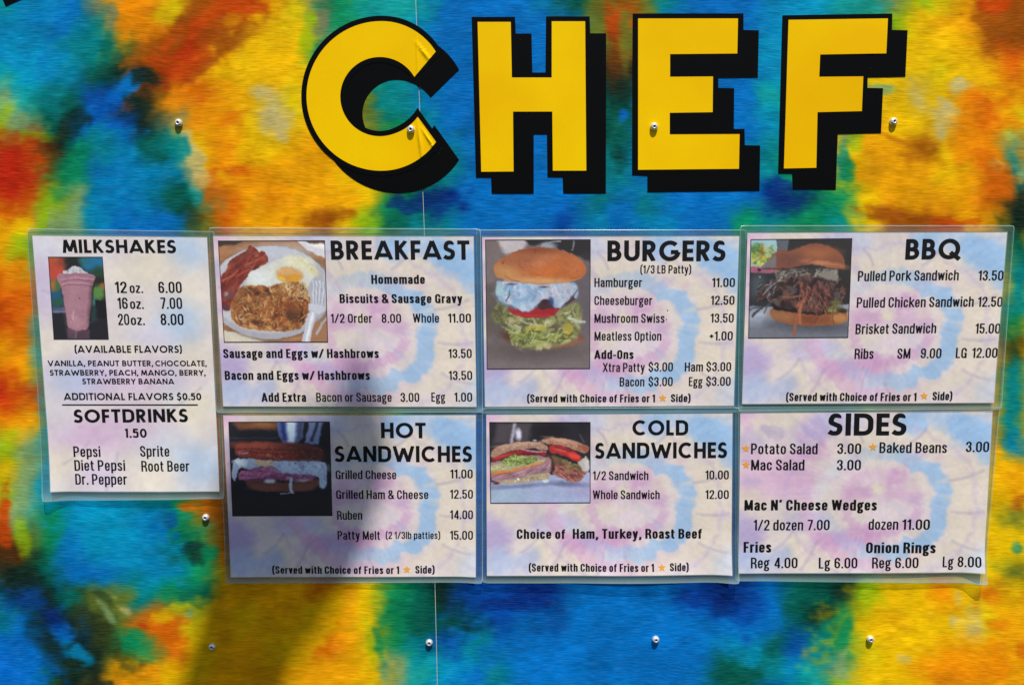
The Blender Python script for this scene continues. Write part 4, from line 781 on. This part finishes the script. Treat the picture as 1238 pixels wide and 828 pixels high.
# ---- pastel tie-dye of the menu paper
def paper_wide():
    p = Pic([(50,28),(1100,20),(1060,690),(42,695)], (0, 0), 3.45, .72); p.fill((220, 208, 206))
    Bl, La, Pk, Cr, P2 = (152, 190, 230), (184, 168, 210), (206, 160, 200), (226, 214, 198), (220, 184, 210)
    for (x, y, rx, ry, c, a, al) in ((80,60,90,40,P2,0,.9),(200,60,120,36,Cr,-10,.7),(180,110,60,22,(190,176,200),20,.7),(90,160,60,60,La,0,.5),(380,90,110,60,La,-30,.8),(350,190,90,34,Pk,-20,.7),(480,60,70,50,(196,206,232),0,.6),(600,170,120,60,Cr,0,.8),
        (250,300,110,90,Pk,10,.65),(120,300,90,120,P2,0,.8),(90,420,80,70,Cr,0,.7),(70,540,80,90,La,0,.85),(90,640,70,60,(176,190,224),0,.8),(780,70,70,50,Bl,0,.8),(1000,100,120,70,Bl,10,.9),(1070,190,50,60,Bl,0,.8),(860,150,70,44,Cr,20,.9),
        
        (1000,300,90,80,Cr,0,.95),(990,470,90,140,Cr,0,.95),(1040,640,60,60,(206,206,214),0,.6),(600,330,130,70,(222,200,212),0,.9),(700,300,60,30,Pk,-30,.8),(540,370,60,40,Pk,0,.6),(720,380,70,50,Pk,0,.5),(620,340,30,22,Cr,0,.9),(690,450,120,60,(222,206,216),0,.8),
        (480,430,120,40,Cr,0,.6),(330,480,90,40,(196,186,216),-10,.7),(470,560,130,50,Pk,-8,.85),(620,560,90,50,Pk,0,.6),(260,590,60,50,Cr,-40,.9),(340,640,50,50,Cr,-60,.8),(440,640,60,50,Cr,0,.7),(560,660,60,40,(214,206,226),0,.7),(700,560,50,60,(226,214,214),0,.6),(210,640,60,40,(176,186,220),-40,.7),(1010,20,90,12,Cr,0,.4)):
        p.ell(x, y, rx, ry, c, a, soft=min(rx, ry)*.75, wp=20, ws=30, seed=int(x)%97, al=min(1, al*1.08))
    # the blue ring and the paler rings round it, with petalled edges
    an = np.arctan2(p.Y-400, p.X-640); q = np.hypot((p.X-640)/245, (p.Y-400)/205)
    q = q + .26*fbm(an*5+40, q*2, 1, 201, 3) + .07*p.n(20, 207, 3)
    def band(r0, wd_, c, al): p.put(np.clip((wd_-np.abs(q-r0))/.07, 0, 1)*al, c)
    right = np.clip(.62+.5*np.cos(an-.15), 0, 1)
    band(1.02, .185, Bl, .85*right); band(.62, .13, Pk, .45+.25*np.sin(an)); band(1.38, .13, Cr, .75*right); band(1.30, .16, Pk, .55*np.clip(np.sin(an)*.7-np.cos(an)*.7, 0, 1)); band(1.62, .07, La, .35*np.ones_like(q)); band(2.1, .2, Bl, .5*np.clip(np.cos(an+.7), 0, 1))
    rs = random.Random(5)
    for k in range(60):
        a = rs.uniform(0, 6.283); r = rs.uniform(110, 560); x, y = 620+r*math.cos(a), 350+r*.72*math.sin(a)
        c = rs.choice((Pk, Cr, La, P2, Cr, Bl if x > 650 else Pk)); p.ell(x, y, rs.uniform(14, 46), rs.uniform(8, 20), c, math.degrees(math.atan2(y-350, x-620)), soft=14, wp=9, ws=18, seed=k, al=rs.uniform(.15, .38))
    # creases where the cloth was tied
    for a in ((190,600,270,520),(300,680,370,560),(500,690,530,600),(920,310,1060,270),(930,440,1060,440),(930,560,1040,600),(560,150,520,90),(150,250,60,230),(640,690,620,620),(760,150,820,100)):
        p.seg(*a, 9, (168,156,184), 6, .5, 12)
    cx, cy = 620, 350; an = np.arctan2(p.Y-cy, (p.X-cx)*.8); r = np.hypot(p.X-cx, (p.Y-cy)*1.2)
    ray = fbm(an*26+50, r/90, 1.0, 77, 2); p.col = np.clip(p.col*(1+.03*ray*np.clip(r/150, 0, 1))[..., None], 0, 1)
    k = np.clip(ray*1.4*np.clip(r/200, 0, 1), 0, .08)[..., None]; p.col = p.col*(1-k)+np.array([.93, .89, .86])*k
    p.mottle(.05, 90, 15); p.mottle(.035, 14, 5); p.col = np.clip(p.col*1.0, 0, 1); return p.linear()
def paper_tall():
    p = Pic([(92,57),(578,62),(613,765),(148,765)], (0, 260), 2.3, .8); p.fill((222, 214, 212))
    Bl, La, Pk, Cr = (176, 200, 228), (200, 186, 216), (212, 182, 212), (230, 220, 202)
    for (x, y, rx, ry, c, a, al) in ((130,90,60,30,(226,228,236),0,.9),(120,200,50,90,La,0,.8),(330,120,80,40,(222,214,222),0,.7),(520,100,60,50,Bl,20,.8),(420,150,70,50,Cr,0,.9),(330,160,50,40,Cr,0,.6),(540,220,50,70,Cr,0,.6),(500,300,60,60,Bl,0,.8),(420,340,60,40,(212,206,226),0,.7),
        (330,380,120,24,Cr,0,.6),(150,360,60,60,Cr,0,.5),(250,450,110,60,(206,190,220),0,.9),(200,460,60,50,Bl,0,.5),(430,450,110,50,Pk,-10,.6),(540,400,50,40,Cr,0,.7),(540,540,60,50,Cr,0,.9),(240,610,110,50,Pk,0,.9),(380,590,90,60,Pk,10,.6),(470,650,70,50,(206,214,228),0,.7),(180,690,60,40,Cr,0,.8),(290,720,70,40,(212,196,222),0,.8),(420,720,70,50,Cr,0,.7),(560,700,60,60,Bl,0,.8),(160,560,50,60,(214,206,216),0,.7),(480,470,40,60,(200,210,226),0,.4)):
        p.ell(x, y, rx, ry, c, a, soft=min(rx, ry)*1.1, wp=12, ws=30, seed=int(x)%97, al=al)
    for a in ((180,690,250,630),(300,760,330,660),(440,560,560,480),(200,250,120,210)): p.seg(*a, 6, (176,166,190), 5, .5, 8)
    p.mottle(.05, 60, 15); p.mottle(.03, 12, 5); p.col = np.clip(p.col*1.0, 0, 1); return p.linear()
WIDE, TALL = paper_wide(), paper_tall()

def print_material(name, rough, coat, crinkle):
    m, nt, b = mat(name, rough=rough, coat=coat, coat_rough=.09)
    at = N(nt, 'ShaderNodeAttribute', attribute_name='print'); nt.links.new(at.outputs['Color'], b.inputs['Base Color'])
    geo = N(nt, 'ShaderNodeNewGeometry'); nz = N(nt, 'ShaderNodeTexNoise'); nz.inputs['Scale'].default_value = 22; nz.inputs['Detail'].default_value = 3
    nt.links.new(geo.outputs['Position'], nz.inputs['Vector'])
    bp = N(nt, 'ShaderNodeBump'); bp.inputs['Strength'].default_value = crinkle; bp.inputs['Distance'].default_value = .002
    nt.links.new(nz.outputs['Fac'], bp.inputs['Height']); nt.links.new(bp.outputs[0], b.inputs['Normal'])
    return m
m_paper = print_material('laminated pastel paper', .55, .35, .18)
m_photo = print_material('laminated photo print', .5, .35, .12)

def film_material():
    m = bpy.data.materials.new('laminating film'); m.use_nodes = True; nt = m.node_tree; nt.nodes.clear()
    out = N(nt, 'ShaderNodeOutputMaterial'); tr = N(nt, 'ShaderNodeBsdfTransparent'); tr.inputs[0].default_value = (.74, .83, .82, 1)
    pb = N(nt, 'ShaderNodeBsdfPrincipled'); pb.inputs['Base Color'].default_value = (.42, .62, .61, 1); pb.inputs['Roughness'].default_value = .22; pb.inputs['Specular IOR Level'].default_value = .7
    at = N(nt, 'ShaderNodeAttribute', attribute_name='print'); mx = N(nt, 'ShaderNodeMixShader')
    nt.links.new(at.outputs['Fac'], mx.inputs[0]); nt.links.new(tr.outputs[0], mx.inputs[1]); nt.links.new(pb.outputs[0], mx.inputs[2]); nt.links.new(mx.outputs[0], out.inputs[0])
    return m
m_film = film_material()

# ------------------------------------------------------------------ the laminated menu sheets
def bil(c, u, v):
    c = [np.array(q, float) for q in c]; u = np.asarray(u)[..., None]; v = np.asarray(v)[..., None]
    return c[0]*(1-u)*(1-v)+c[1]*u*(1-v)+c[2]*u*v+c[3]*(1-u)*v

class Sheet:
    def __init__(s, label, off, scale, paper, film, base, lifts, seed, tall=False, round_=0):
        s.off, s.scale = off, scale
        s.pc = [s.z(*q) for q in paper]; s.fc = [s.z(*q) for q in film]; s.base = base; s.lifts = lifts; s.seed = seed; s.k = 0
        cx = (s.fc[2][0]+s.fc[3][0])/2; cy = (s.fc[2][1]+s.fc[3][1])/2
        s.root = empty('menu_sheet', wall_xyz(cx, cy), label, 'menu', 'laminated menu sheets on the trailer wall')
        # paper
        col = TALL if tall else WIDE; ny, nx = col.shape[:2]
        u, v = np.meshgrid(np.linspace(0, 1, nx), np.linspace(0, 1, ny)); P = bil(s.pc, u, v)
        s.part('paper', grid_mesh('paper', wall_xyz(P[..., 0], P[..., 1], s.depth(P[..., 0], P[..., 1])), col), m_paper)
        # film: a sealed margin all round the paper, thicker-looking at its cut edge and at the paper's edge
        rings = [(0.0, .55), (.06, .45), (.11, .11), (.45, .08), (.88, .09), (.94, .30), (1.0, .42)]
        n = 60; t = np.linspace(0, 1, n, endpoint=False)
        def loop(f):
            c = [np.array(s.fc[i])*(1-f)+np.array(s.pc[i])*f for i in range(4)]
            out = []
            for i in range(4):
                a, b_ = c[i], c[(i+1) % 4]; q = t[:, None]; out.append(a*(1-q)+b_*q)
            L = np.concatenate(out)
            rr = 2.5*(1-f)                                  # the pouch's rounded corners
            for i in range(4):
                ctr = c[i]; inn = (c[(i+2) % 4]-c[i]); inn = inn/np.linalg.norm(inn)
                dd = np.linalg.norm(L-ctr, axis=1); L = L + inn*np.clip(rr*.45-dd*.35, 0, None)[:, None]
            return np.concatenate([L, L[:1]])
        loops = np.stack([loop(f) for f, _ in rings]); a = np.stack([np.full(loops.shape[1], w_) for _, w_ in rings])
        a = a*(1+.5*fbm(loops[..., 0], loops[..., 1], 60, seed+5, 2)) + np.clip(.10*fbm(loops[..., 0]*.5, loops[..., 1]*.5, 9, seed, 2), 0, 1)
        a = a + .20*np.clip((s.st(loops[..., 0], loops[..., 1])[1]-.955)/.03, 0, 1)
        d = s.depth(loops[..., 0], loops[..., 1]) + np.array([-.0002, .00015, 0, 0, .0001, .0004, .0002])[:, None]
        me = grid_mesh('film_margin', wall_xyz(loops[..., 0], loops[..., 1], d), np.repeat(a[..., None], 3, 2))
        s.part('film_margin', me, m_film)
    def z(s, x, y): return (s.off[0]+x/s.scale, s.off[1]+y/s.scale)
    def st(s, px, py):
        c = s.fc; s0 = (px-c[0][0])/(c[1][0]-c[0][0])
        top = c[0][1]*(1-s0)+c[1][1]*s0; bot = c[3][1]*(1-s0)+c[2][1]*s0; t = (py-top)/(bot-top)
        xl = c[0][0]*(1-t)+c[3][0]*t; xr = c[1][0]*(1-t)+c[2][0]*t
        return (px-xl)/(xr-xl), t
    def depth(s, px, py):
        u, v = s.st(np.asarray(px, float), np.asarray(py, float)); l, m, r = s.lifts
        low = np.clip((v-.72)/.28, 0, 1.1)**2
        edge = l*np.exp(-(u/.10)**2*1.5) + r*np.exp(-((1-u)/.08)**2*1.5) + m*np.sin(np.pi*np.clip(u, 0, 1))**.7*(1+.7*fbm(u*3, v*0, 1, s.seed, 2))
        return s.base + .0016 + wall_relief(px, py) + low*edge*.001 + .0011*fbm(u*2.3, v*1.9, 1, s.seed+3, 2)*np.clip(v*4, .2, 1)
    def part(s, name, me, m): return place(obj(name, me, m), s.root)
    def flat(s, name, quads, m, d=.00022):
        """printed marks: quads in photo positions, on the paper's own curve"""
        Q = np.asarray(quads, float); n = Q.shape[1]; s.k += 1
        pts = Q.reshape(-1, 2); P = wall_xyz(pts[:, 0], pts[:, 1], s.depth(pts[:, 0], pts[:, 1])+d)
        me = bpy.data.meshes.new(name); me.from_pydata(P.tolist(), [], [list(range(i*n, i*n+n))[::1] for i in range(len(Q))]); me.update()
        return s.part(name, me, m)
    def text(s, body, x0, x1, y0, cap, font='reg', y1=None, name='menu_line', ink=None):
        Q, W_ = text_quads(body, font); y1 = y0 if y1 is None else y1
        pa, pb = np.array(s.z(x0, y0)), np.array(s.z(x1, y1)); u, v = s.st(pa[0], pa[1])
        e0 = Q[..., 0].min(); e1 = Q[..., 0].max(); f = (Q[..., 0]-e0)/(e1-e0)
        h = Q[..., 1]*cap/s.scale
        base = pa + (pb-pa)*f[..., None]
        uu = s.st(base[..., 0], base[..., 1])[0]
        sl = (s.pc[3][0]-s.pc[0][0])/(s.pc[3][1]-s.pc[0][1])*(1-uu) + (s.pc[2][0]-s.pc[1][0])/(s.pc[2][1]-s.pc[1][1])*uu
        P = np.stack([base[..., 0]-sl*h, base[..., 1]-h], -1)
        return s.flat(name, P, ink or m_ink)
    def star(s, x, y, r):
        cx, cy = s.z(x, y); r = r/s.scale
        pts = [(cx+r*(1 if k % 2 == 0 else .46)*math.sin(math.pi*k/5), cy-r*(1 if k % 2 == 0 else .46)*math.cos(math.pi*k/5)) for k in range(10)]
        return s.flat('star', [[(cx, cy), pts[k], pts[(k+1) % 10]] for k in range(10)], m_star)
    def picture(s, p):
        p.jitter(p.scale*1.3, p.scale*5, 33); p.mottle(.05, p.scale*9, 91); p.mottle(.045, p.scale*2.2, 92); p.blur(1)
        c = [(p.off[0]+x/p.scale, p.off[1]+y/p.scale) for x, y in p.c]; P = bil(c, p.u, p.v)
        s.part('printed_picture', grid_mesh('printed_picture', wall_xyz(P[..., 0], P[..., 1], s.depth(P[..., 0], P[..., 1])+.00015), p.linear()), m_photo)
        q = []; ce = np.mean(c, 0)
        for i in range(4):
            a, b_ = np.array(c[i]), np.array(c[(i+1) % 4])
            for k in range(8):
                u, w_ = a+(b_-a)*k/8, a+(b_-a)*(k+1)/8; e = (b_-a)/np.linalg.norm(b_-a); nn = np.array([-e[1], e[0]])
                q.append([u-nn*.55-(e*.55 if k == 0 else 0), w_-nn*.55+(e*.55 if k == 7 else 0), w_+nn*.35, u+nn*.35])
        s.flat('picture_border', q, m_line, .0003)

# milkshakes and soft drinks
s = Sheet('tall laminated MILKSHAKES and SOFTDRINKS menu sheet, the only upright one, at far left', (0, 260), 2.3,
          [(92,57),(577,62),(613,765),(148,765)], [(77,38),(598,46),(627,787),(126,792)], .0, (6.0, 3.0, 2.5), 11, tall=True)
s.picture(pic_milkshake())
s.text('MILKSHAKES', 177, 492, 105, 37, 'head', 106, 'heading')
for a, b_, c_, x in (('12', 'oz.', '6.00', (322,355,363,400,443,508,216)), ('16', 'oz.', '7.00', (329,358,364,402,449,509,260)), ('20', 'oz.', '8.00', (331,362,366,405,449,513,305))):
    s.text(a, x[0], x[1], x[6], 31); s.text(b_, x[2], x[3], x[6], 27); s.text(c_, x[4], x[5], x[6], 31, name='price')
s.text('(AVAILABLE FLAVORS)', 210, 508, 382, 20, 'caps'); s.text('VANILLA, PEANUT BUTTER,', 135, 428, 419, 15.5, 'caps'); s.text('CHOCOLATE,', 434, 577, 419, 15.5, 'caps')
s.text('STRAWBERRY, PEACH, MANGO, BERRY,', 141, 574, 445, 15.5, 'caps'); s.text('STRAWBERRY BANANA', 231, 487, 469, 15.5, 'caps'); s.text('ADDITIONAL FLAVORS $0.50', 180, 562, 513, 19.5, 'caps')
q = []
for k in range(10): a, b_ = s.z(175+37.7*k, 526), s.z(175+37.7*(k+1), 526); q.append([(a[0], a[1]+.9), (b_[0], b_[1]+.9), (b_[0], b_[1]-.5), (a[0], a[1]-.5)])
s.flat('rule', q, m_ink)
s.text('SOFTDRINKS', 208, 525, 576, 37, 'head', 574, 'heading'); s.text('1.50', 350, 411, 617, 25, 'caps', name='price')
for b_, x0, x1, y in (('Pepsi',208,283,670),('Sprite',393,474,669),('Diet Pepsi',211,352,708),('Root Beer',397,530,710),('Dr. Pepper',214,358,746)): s.text(b_, x0, x1, y, 29)

def served(s, x0, x1, y, cap, sx, sy, x2, x3, y2):
    s.text('(Served with Choice of Fries or 1', x0, x1, y, cap, 'bold'); s.star(sx, sy, 17); s.text('Side)', x2, x3, y2, cap, 'bold')

s = Sheet('laminated BREAKFAST menu sheet with a photo of bacon, egg and hash browns', (250, 260), 3.45,
          [(30,88),(1113,90),(1125,797),(72,795)], [(12,52),(1143,58),(1152,822),(42,825)], .0009, (0.4, 0.5, 0.4), 21)
s.picture(pic_breakfast()); s.text('BREAKFAST', 521, 1097, 186, 80, 'head', name='heading')
for b_, x0, x1, y, f in (('Homemade',688,911,286,'bold'),('Biscuits & Sausage Gravy',556,1067,366,'bold'),('1/2 Order',519,692,448,'reg'),('Whole',861,970,447,'reg'),('Sausage and Eggs w/ Hashbrows',73,719,594,'bold'),('Bacon and Eggs w/ Hashbrows',79,682,685,'bold'),('Add Extra',231,417,776,'bold'),('Bacon or Sausage',459,773,776,'reg'),('Egg',938,997,775,'reg')): s.text(b_, x0, x1, y, 37, f)
for b_, x0, x1, y in (('8.00',731,812,448),('11.00',1007,1103,447),('13.50',1009,1106,594),('13.50',1010,1108,685),('3.00',810,888,776),('1.00',1033,1108,775)): s.text(b_, x0, x1, y, 37, name='price')

s = Sheet('laminated BURGERS menu sheet with a photo of a cheese-topped burger on lettuce', (570, 260), 3.45,
          [(45,92),(1115,88),(1092,793),(57,797)], [(20,62),(1145,62),(1125,822),(28,826)], .0004, (0.4, 0.6, 0.4), 31)
s.picture(pic_burger()); s.text('BURGERS', 566, 1057, 192, 86, 'head', name='heading'); s.text('(1/3 LB Patty)', 703, 915, 243, 34)
for b_, x0, x1, y in (('Hamburger',512,711,299),('Cheeseburger',512,753,374),('Mushroom Swiss',512,804,448),('Meatless Option',512,791,522),('Xtra Patty',547,722,652),('Ham',888,964,650),('Bacon',617,720,712),('Egg',905,963,711)): s.text(b_, x0, x1, y, 37)
for b_, x0, x1, y in (('11.00',1001,1097,299),('12.50',996,1095,373),('13.50',995,1092,447),('+1.00',991,1088,521),('$3.00',737,839,650),('$3.00',978,1081,649),('$3.00',737,838,711),('$3.00',977,1079,710)): s.text(b_, x0, x1, y, 37, name='price')
s.text('Add-Ons', 511, 675, 598, 36, 'bold'); served(s, 232, 764, 778, 32, 796, 761, 830, 912, 777)
for x, y in ((817, 397), (812, 435)):
    cx, cy = s.z(x, y); s.flat('speck', [[(cx+.7*math.cos(k), cy+.8*math.sin(k)) for k in np.arange(6)*math.pi/3]], m_ink)

s = Sheet('laminated BBQ menu sheet with a photo of a pulled meat sandwich, at upper right', (890, 260), 3.451,
          [(45,75),(1125,72),(1068,780),(22,785)], [(14,44),(1156,44),(1101,808),(4,820)], .0011, (0.4, 0.5, 0.7), 41)
s.picture(pic_bbq()); s.text('BBQ', 700, 932, 186, 86, 'head', 184, 'heading')
for b_, x0, x1, y0, y1 in (('Pulled Pork Sandwich',503,922,275,271),('Pulled Chicken Sandwich',498,984,385,381),('Brisket Sandwich',493,828,495,491),('Ribs',489,568,598,597),('SM',667,721,597,596),('LG',910,955,594,594)): s.text(b_, x0, x1, y0, 42, 'reg', y1)
for b_, x0, x1, y in (('13.50',1003,1108,272),('12.50',1001,1104,381),('15.00',990,1095,492),('9.00',764,850,595),('12.00',977,1083,593)): s.text(b_, x0, x1, y, 41, name='price')
served(s, 204, 746, 773, 34, 779, 752, 813, 895, 769)

s = Sheet('laminated HOT SANDWICHES menu sheet, partly shaded, below the breakfast sheet', (260, 490), 3.6,
          [(38,42),(1135,40),(1135,738),(72,742)], [(18,16),(1164,12),(1165,765),(50,770)], .0004, (1.2, 2.4, 5.0), 51)
s.picture(pic_hot()); s.text('HOT', 724, 918, 140, 67, 'head', name='heading'); s.text('SANDWICHES', 522, 1119, 244, 70, 'head', name='heading')
for b_, x0, x1, y in (('Grilled Cheese',527,790,318),('Grilled Ham & Cheese',529,929,404),('Ruben',533,642,494),('Patty Melt',535,719,581)): s.text(b_, x0, x1, y, 38)
s.text('(2 1/3lb patties)', 744, 981, 577, 31)
for b_, x0, x1, y in (('11.00',1024,1122,314),('12.50',1023,1123,402),('14.00',1023,1123,491),('15.00',1023,1123,580)): s.text(b_, x0, x1, y, 38, name='price')
served(s, 252, 803, 727, 32, 836, 709, 873, 957, 725)

s = Sheet('laminated COLD SANDWICHES menu sheet, middle of the lower row', (570, 490), 3.6,
          [(65,38),(1133,32),(1128,728),(68,733)], [(48,10),(1163,6),(1157,762),(48,766)], .0013, (1.6, 4.6, 7.5), 61)
s.picture(pic_cold()); s.text('COLD', 699, 941, 127, 66, 'head', name='heading'); s.text('SANDWICHES', 536, 1109, 228, 69, 'head', 225, 'heading')
for b_, x0, x1, y in (('1/2 Sandwich',527,768,320),('Whole Sandwich',527,817,403)): s.text(b_, x0, x1, y, 38)
for b_, x0, x1, y in (('10.00',1015,1117,317),('12.00',1015,1117,402)): s.text(b_, x0, x1, y, 38, name='price')
s.text('Choice of', 197, 407, 575, 41, 'bold'); s.text('Ham, Turkey, Roast Beef', 440, 1000, 574, 42, 'bold'); served(s, 249, 791, 714, 33, 825, 697, 860, 942, 712)

s = Sheet('laminated SIDES menu sheet without a photo, at lower right', (880, 490), 3.45,
          [(50,28),(1100,20),(1060,690),(42,695)], [(30,6),(1131,4),(1065,736),(29,728)], .0004, (1.2, 2.6, 8.0), 71)
s.text('SIDES', 412, 740, 123, 92, 'head', name='heading')
for x, y in ((73,177),(601,171),(73,245)): s.star(x, y, 18)
for b_, x0, x1, y, f in (('Potato Salad',94,371,200,'reg'),('Baked Beans',628,908,195,'reg'),('Mac Salad',94,316,267,'reg'),('Mac N’ Cheese Wedges',66,617,434,'bold'),('1/2 dozen',104,311,517,'reg'),('dozen',583,706,514,'reg'),('Fries',63,178,609,'bold'),('Onion Rings',572,861,611,'bold'),('Reg',93,172,674,'reg'),('Lg',375,424,674,'reg'),('Reg',596,676,673,'reg'),('Lg',890,936,669,'reg')): s.text(b_, x0, x1, y, 44, f)
for b_, x0, x1, y in (('3.00',453,552,199),('3.00',987,1084,191),('3.00',451,551,267),('7.00',329,421,516),('11.00',722,837,514),('4.00',190,287,673),('6.00',440,535,673),('6.00',692,789,672),('8.00',952,1047,668)): s.text(b_, x0, x1, y, 43, name='price')

# ------------------------------------------------------------------ added unseen sheet above the frame, outline shaped to cast the lower-left shade
def shadow_sheet():
    out = [(333,880),(350,815),(385,765),(418,718),(444,655),(462,592),(472,540),(466,505),(452,470),(442,445),(433,425),(424,445),(408,475),(384,500),(340,522),(292,540),(268,572),(262,600),(258,690),(240,750),(216,828),(206,870),(180,1000),(310,1000)]
    t = 3.2
    root = empty('shadow_caster', Vector(wall_xyz(300, 900))+SUN_V*t, 'made-up grey sheet out of view, shaped to cast the soft shadow at lower left', 'shadow_sheet')
    bm = bmesh.new(); P = wall_xyz([p[0] for p in out], [p[1] for p in out], 0.0)
    vs = [bm.verts.new(Vector(p)+SUN_V*t) for p in P]; bm.faces.new(vs)
    r = bmesh.ops.extrude_face_region(bm, geom=bm.faces[:]); bmesh.ops.translate(bm, vec=(0, -.002, 0), verts=[v for v in r['geom'] if isinstance(v, bmesh.types.BMVert)])
    bmesh.ops.recalc_face_normals(bm, faces=bm.faces)
    me = bpy.data.meshes.new('cloth'); bm.to_mesh(me); bm.free(); m, _, _ = mat('grey shadow sheet', (.3, .3, .3), .8)
    place(obj('cloth', me, m), root)  # invented piece, there only for the shadow it drops on the wall
shadow_sheet()
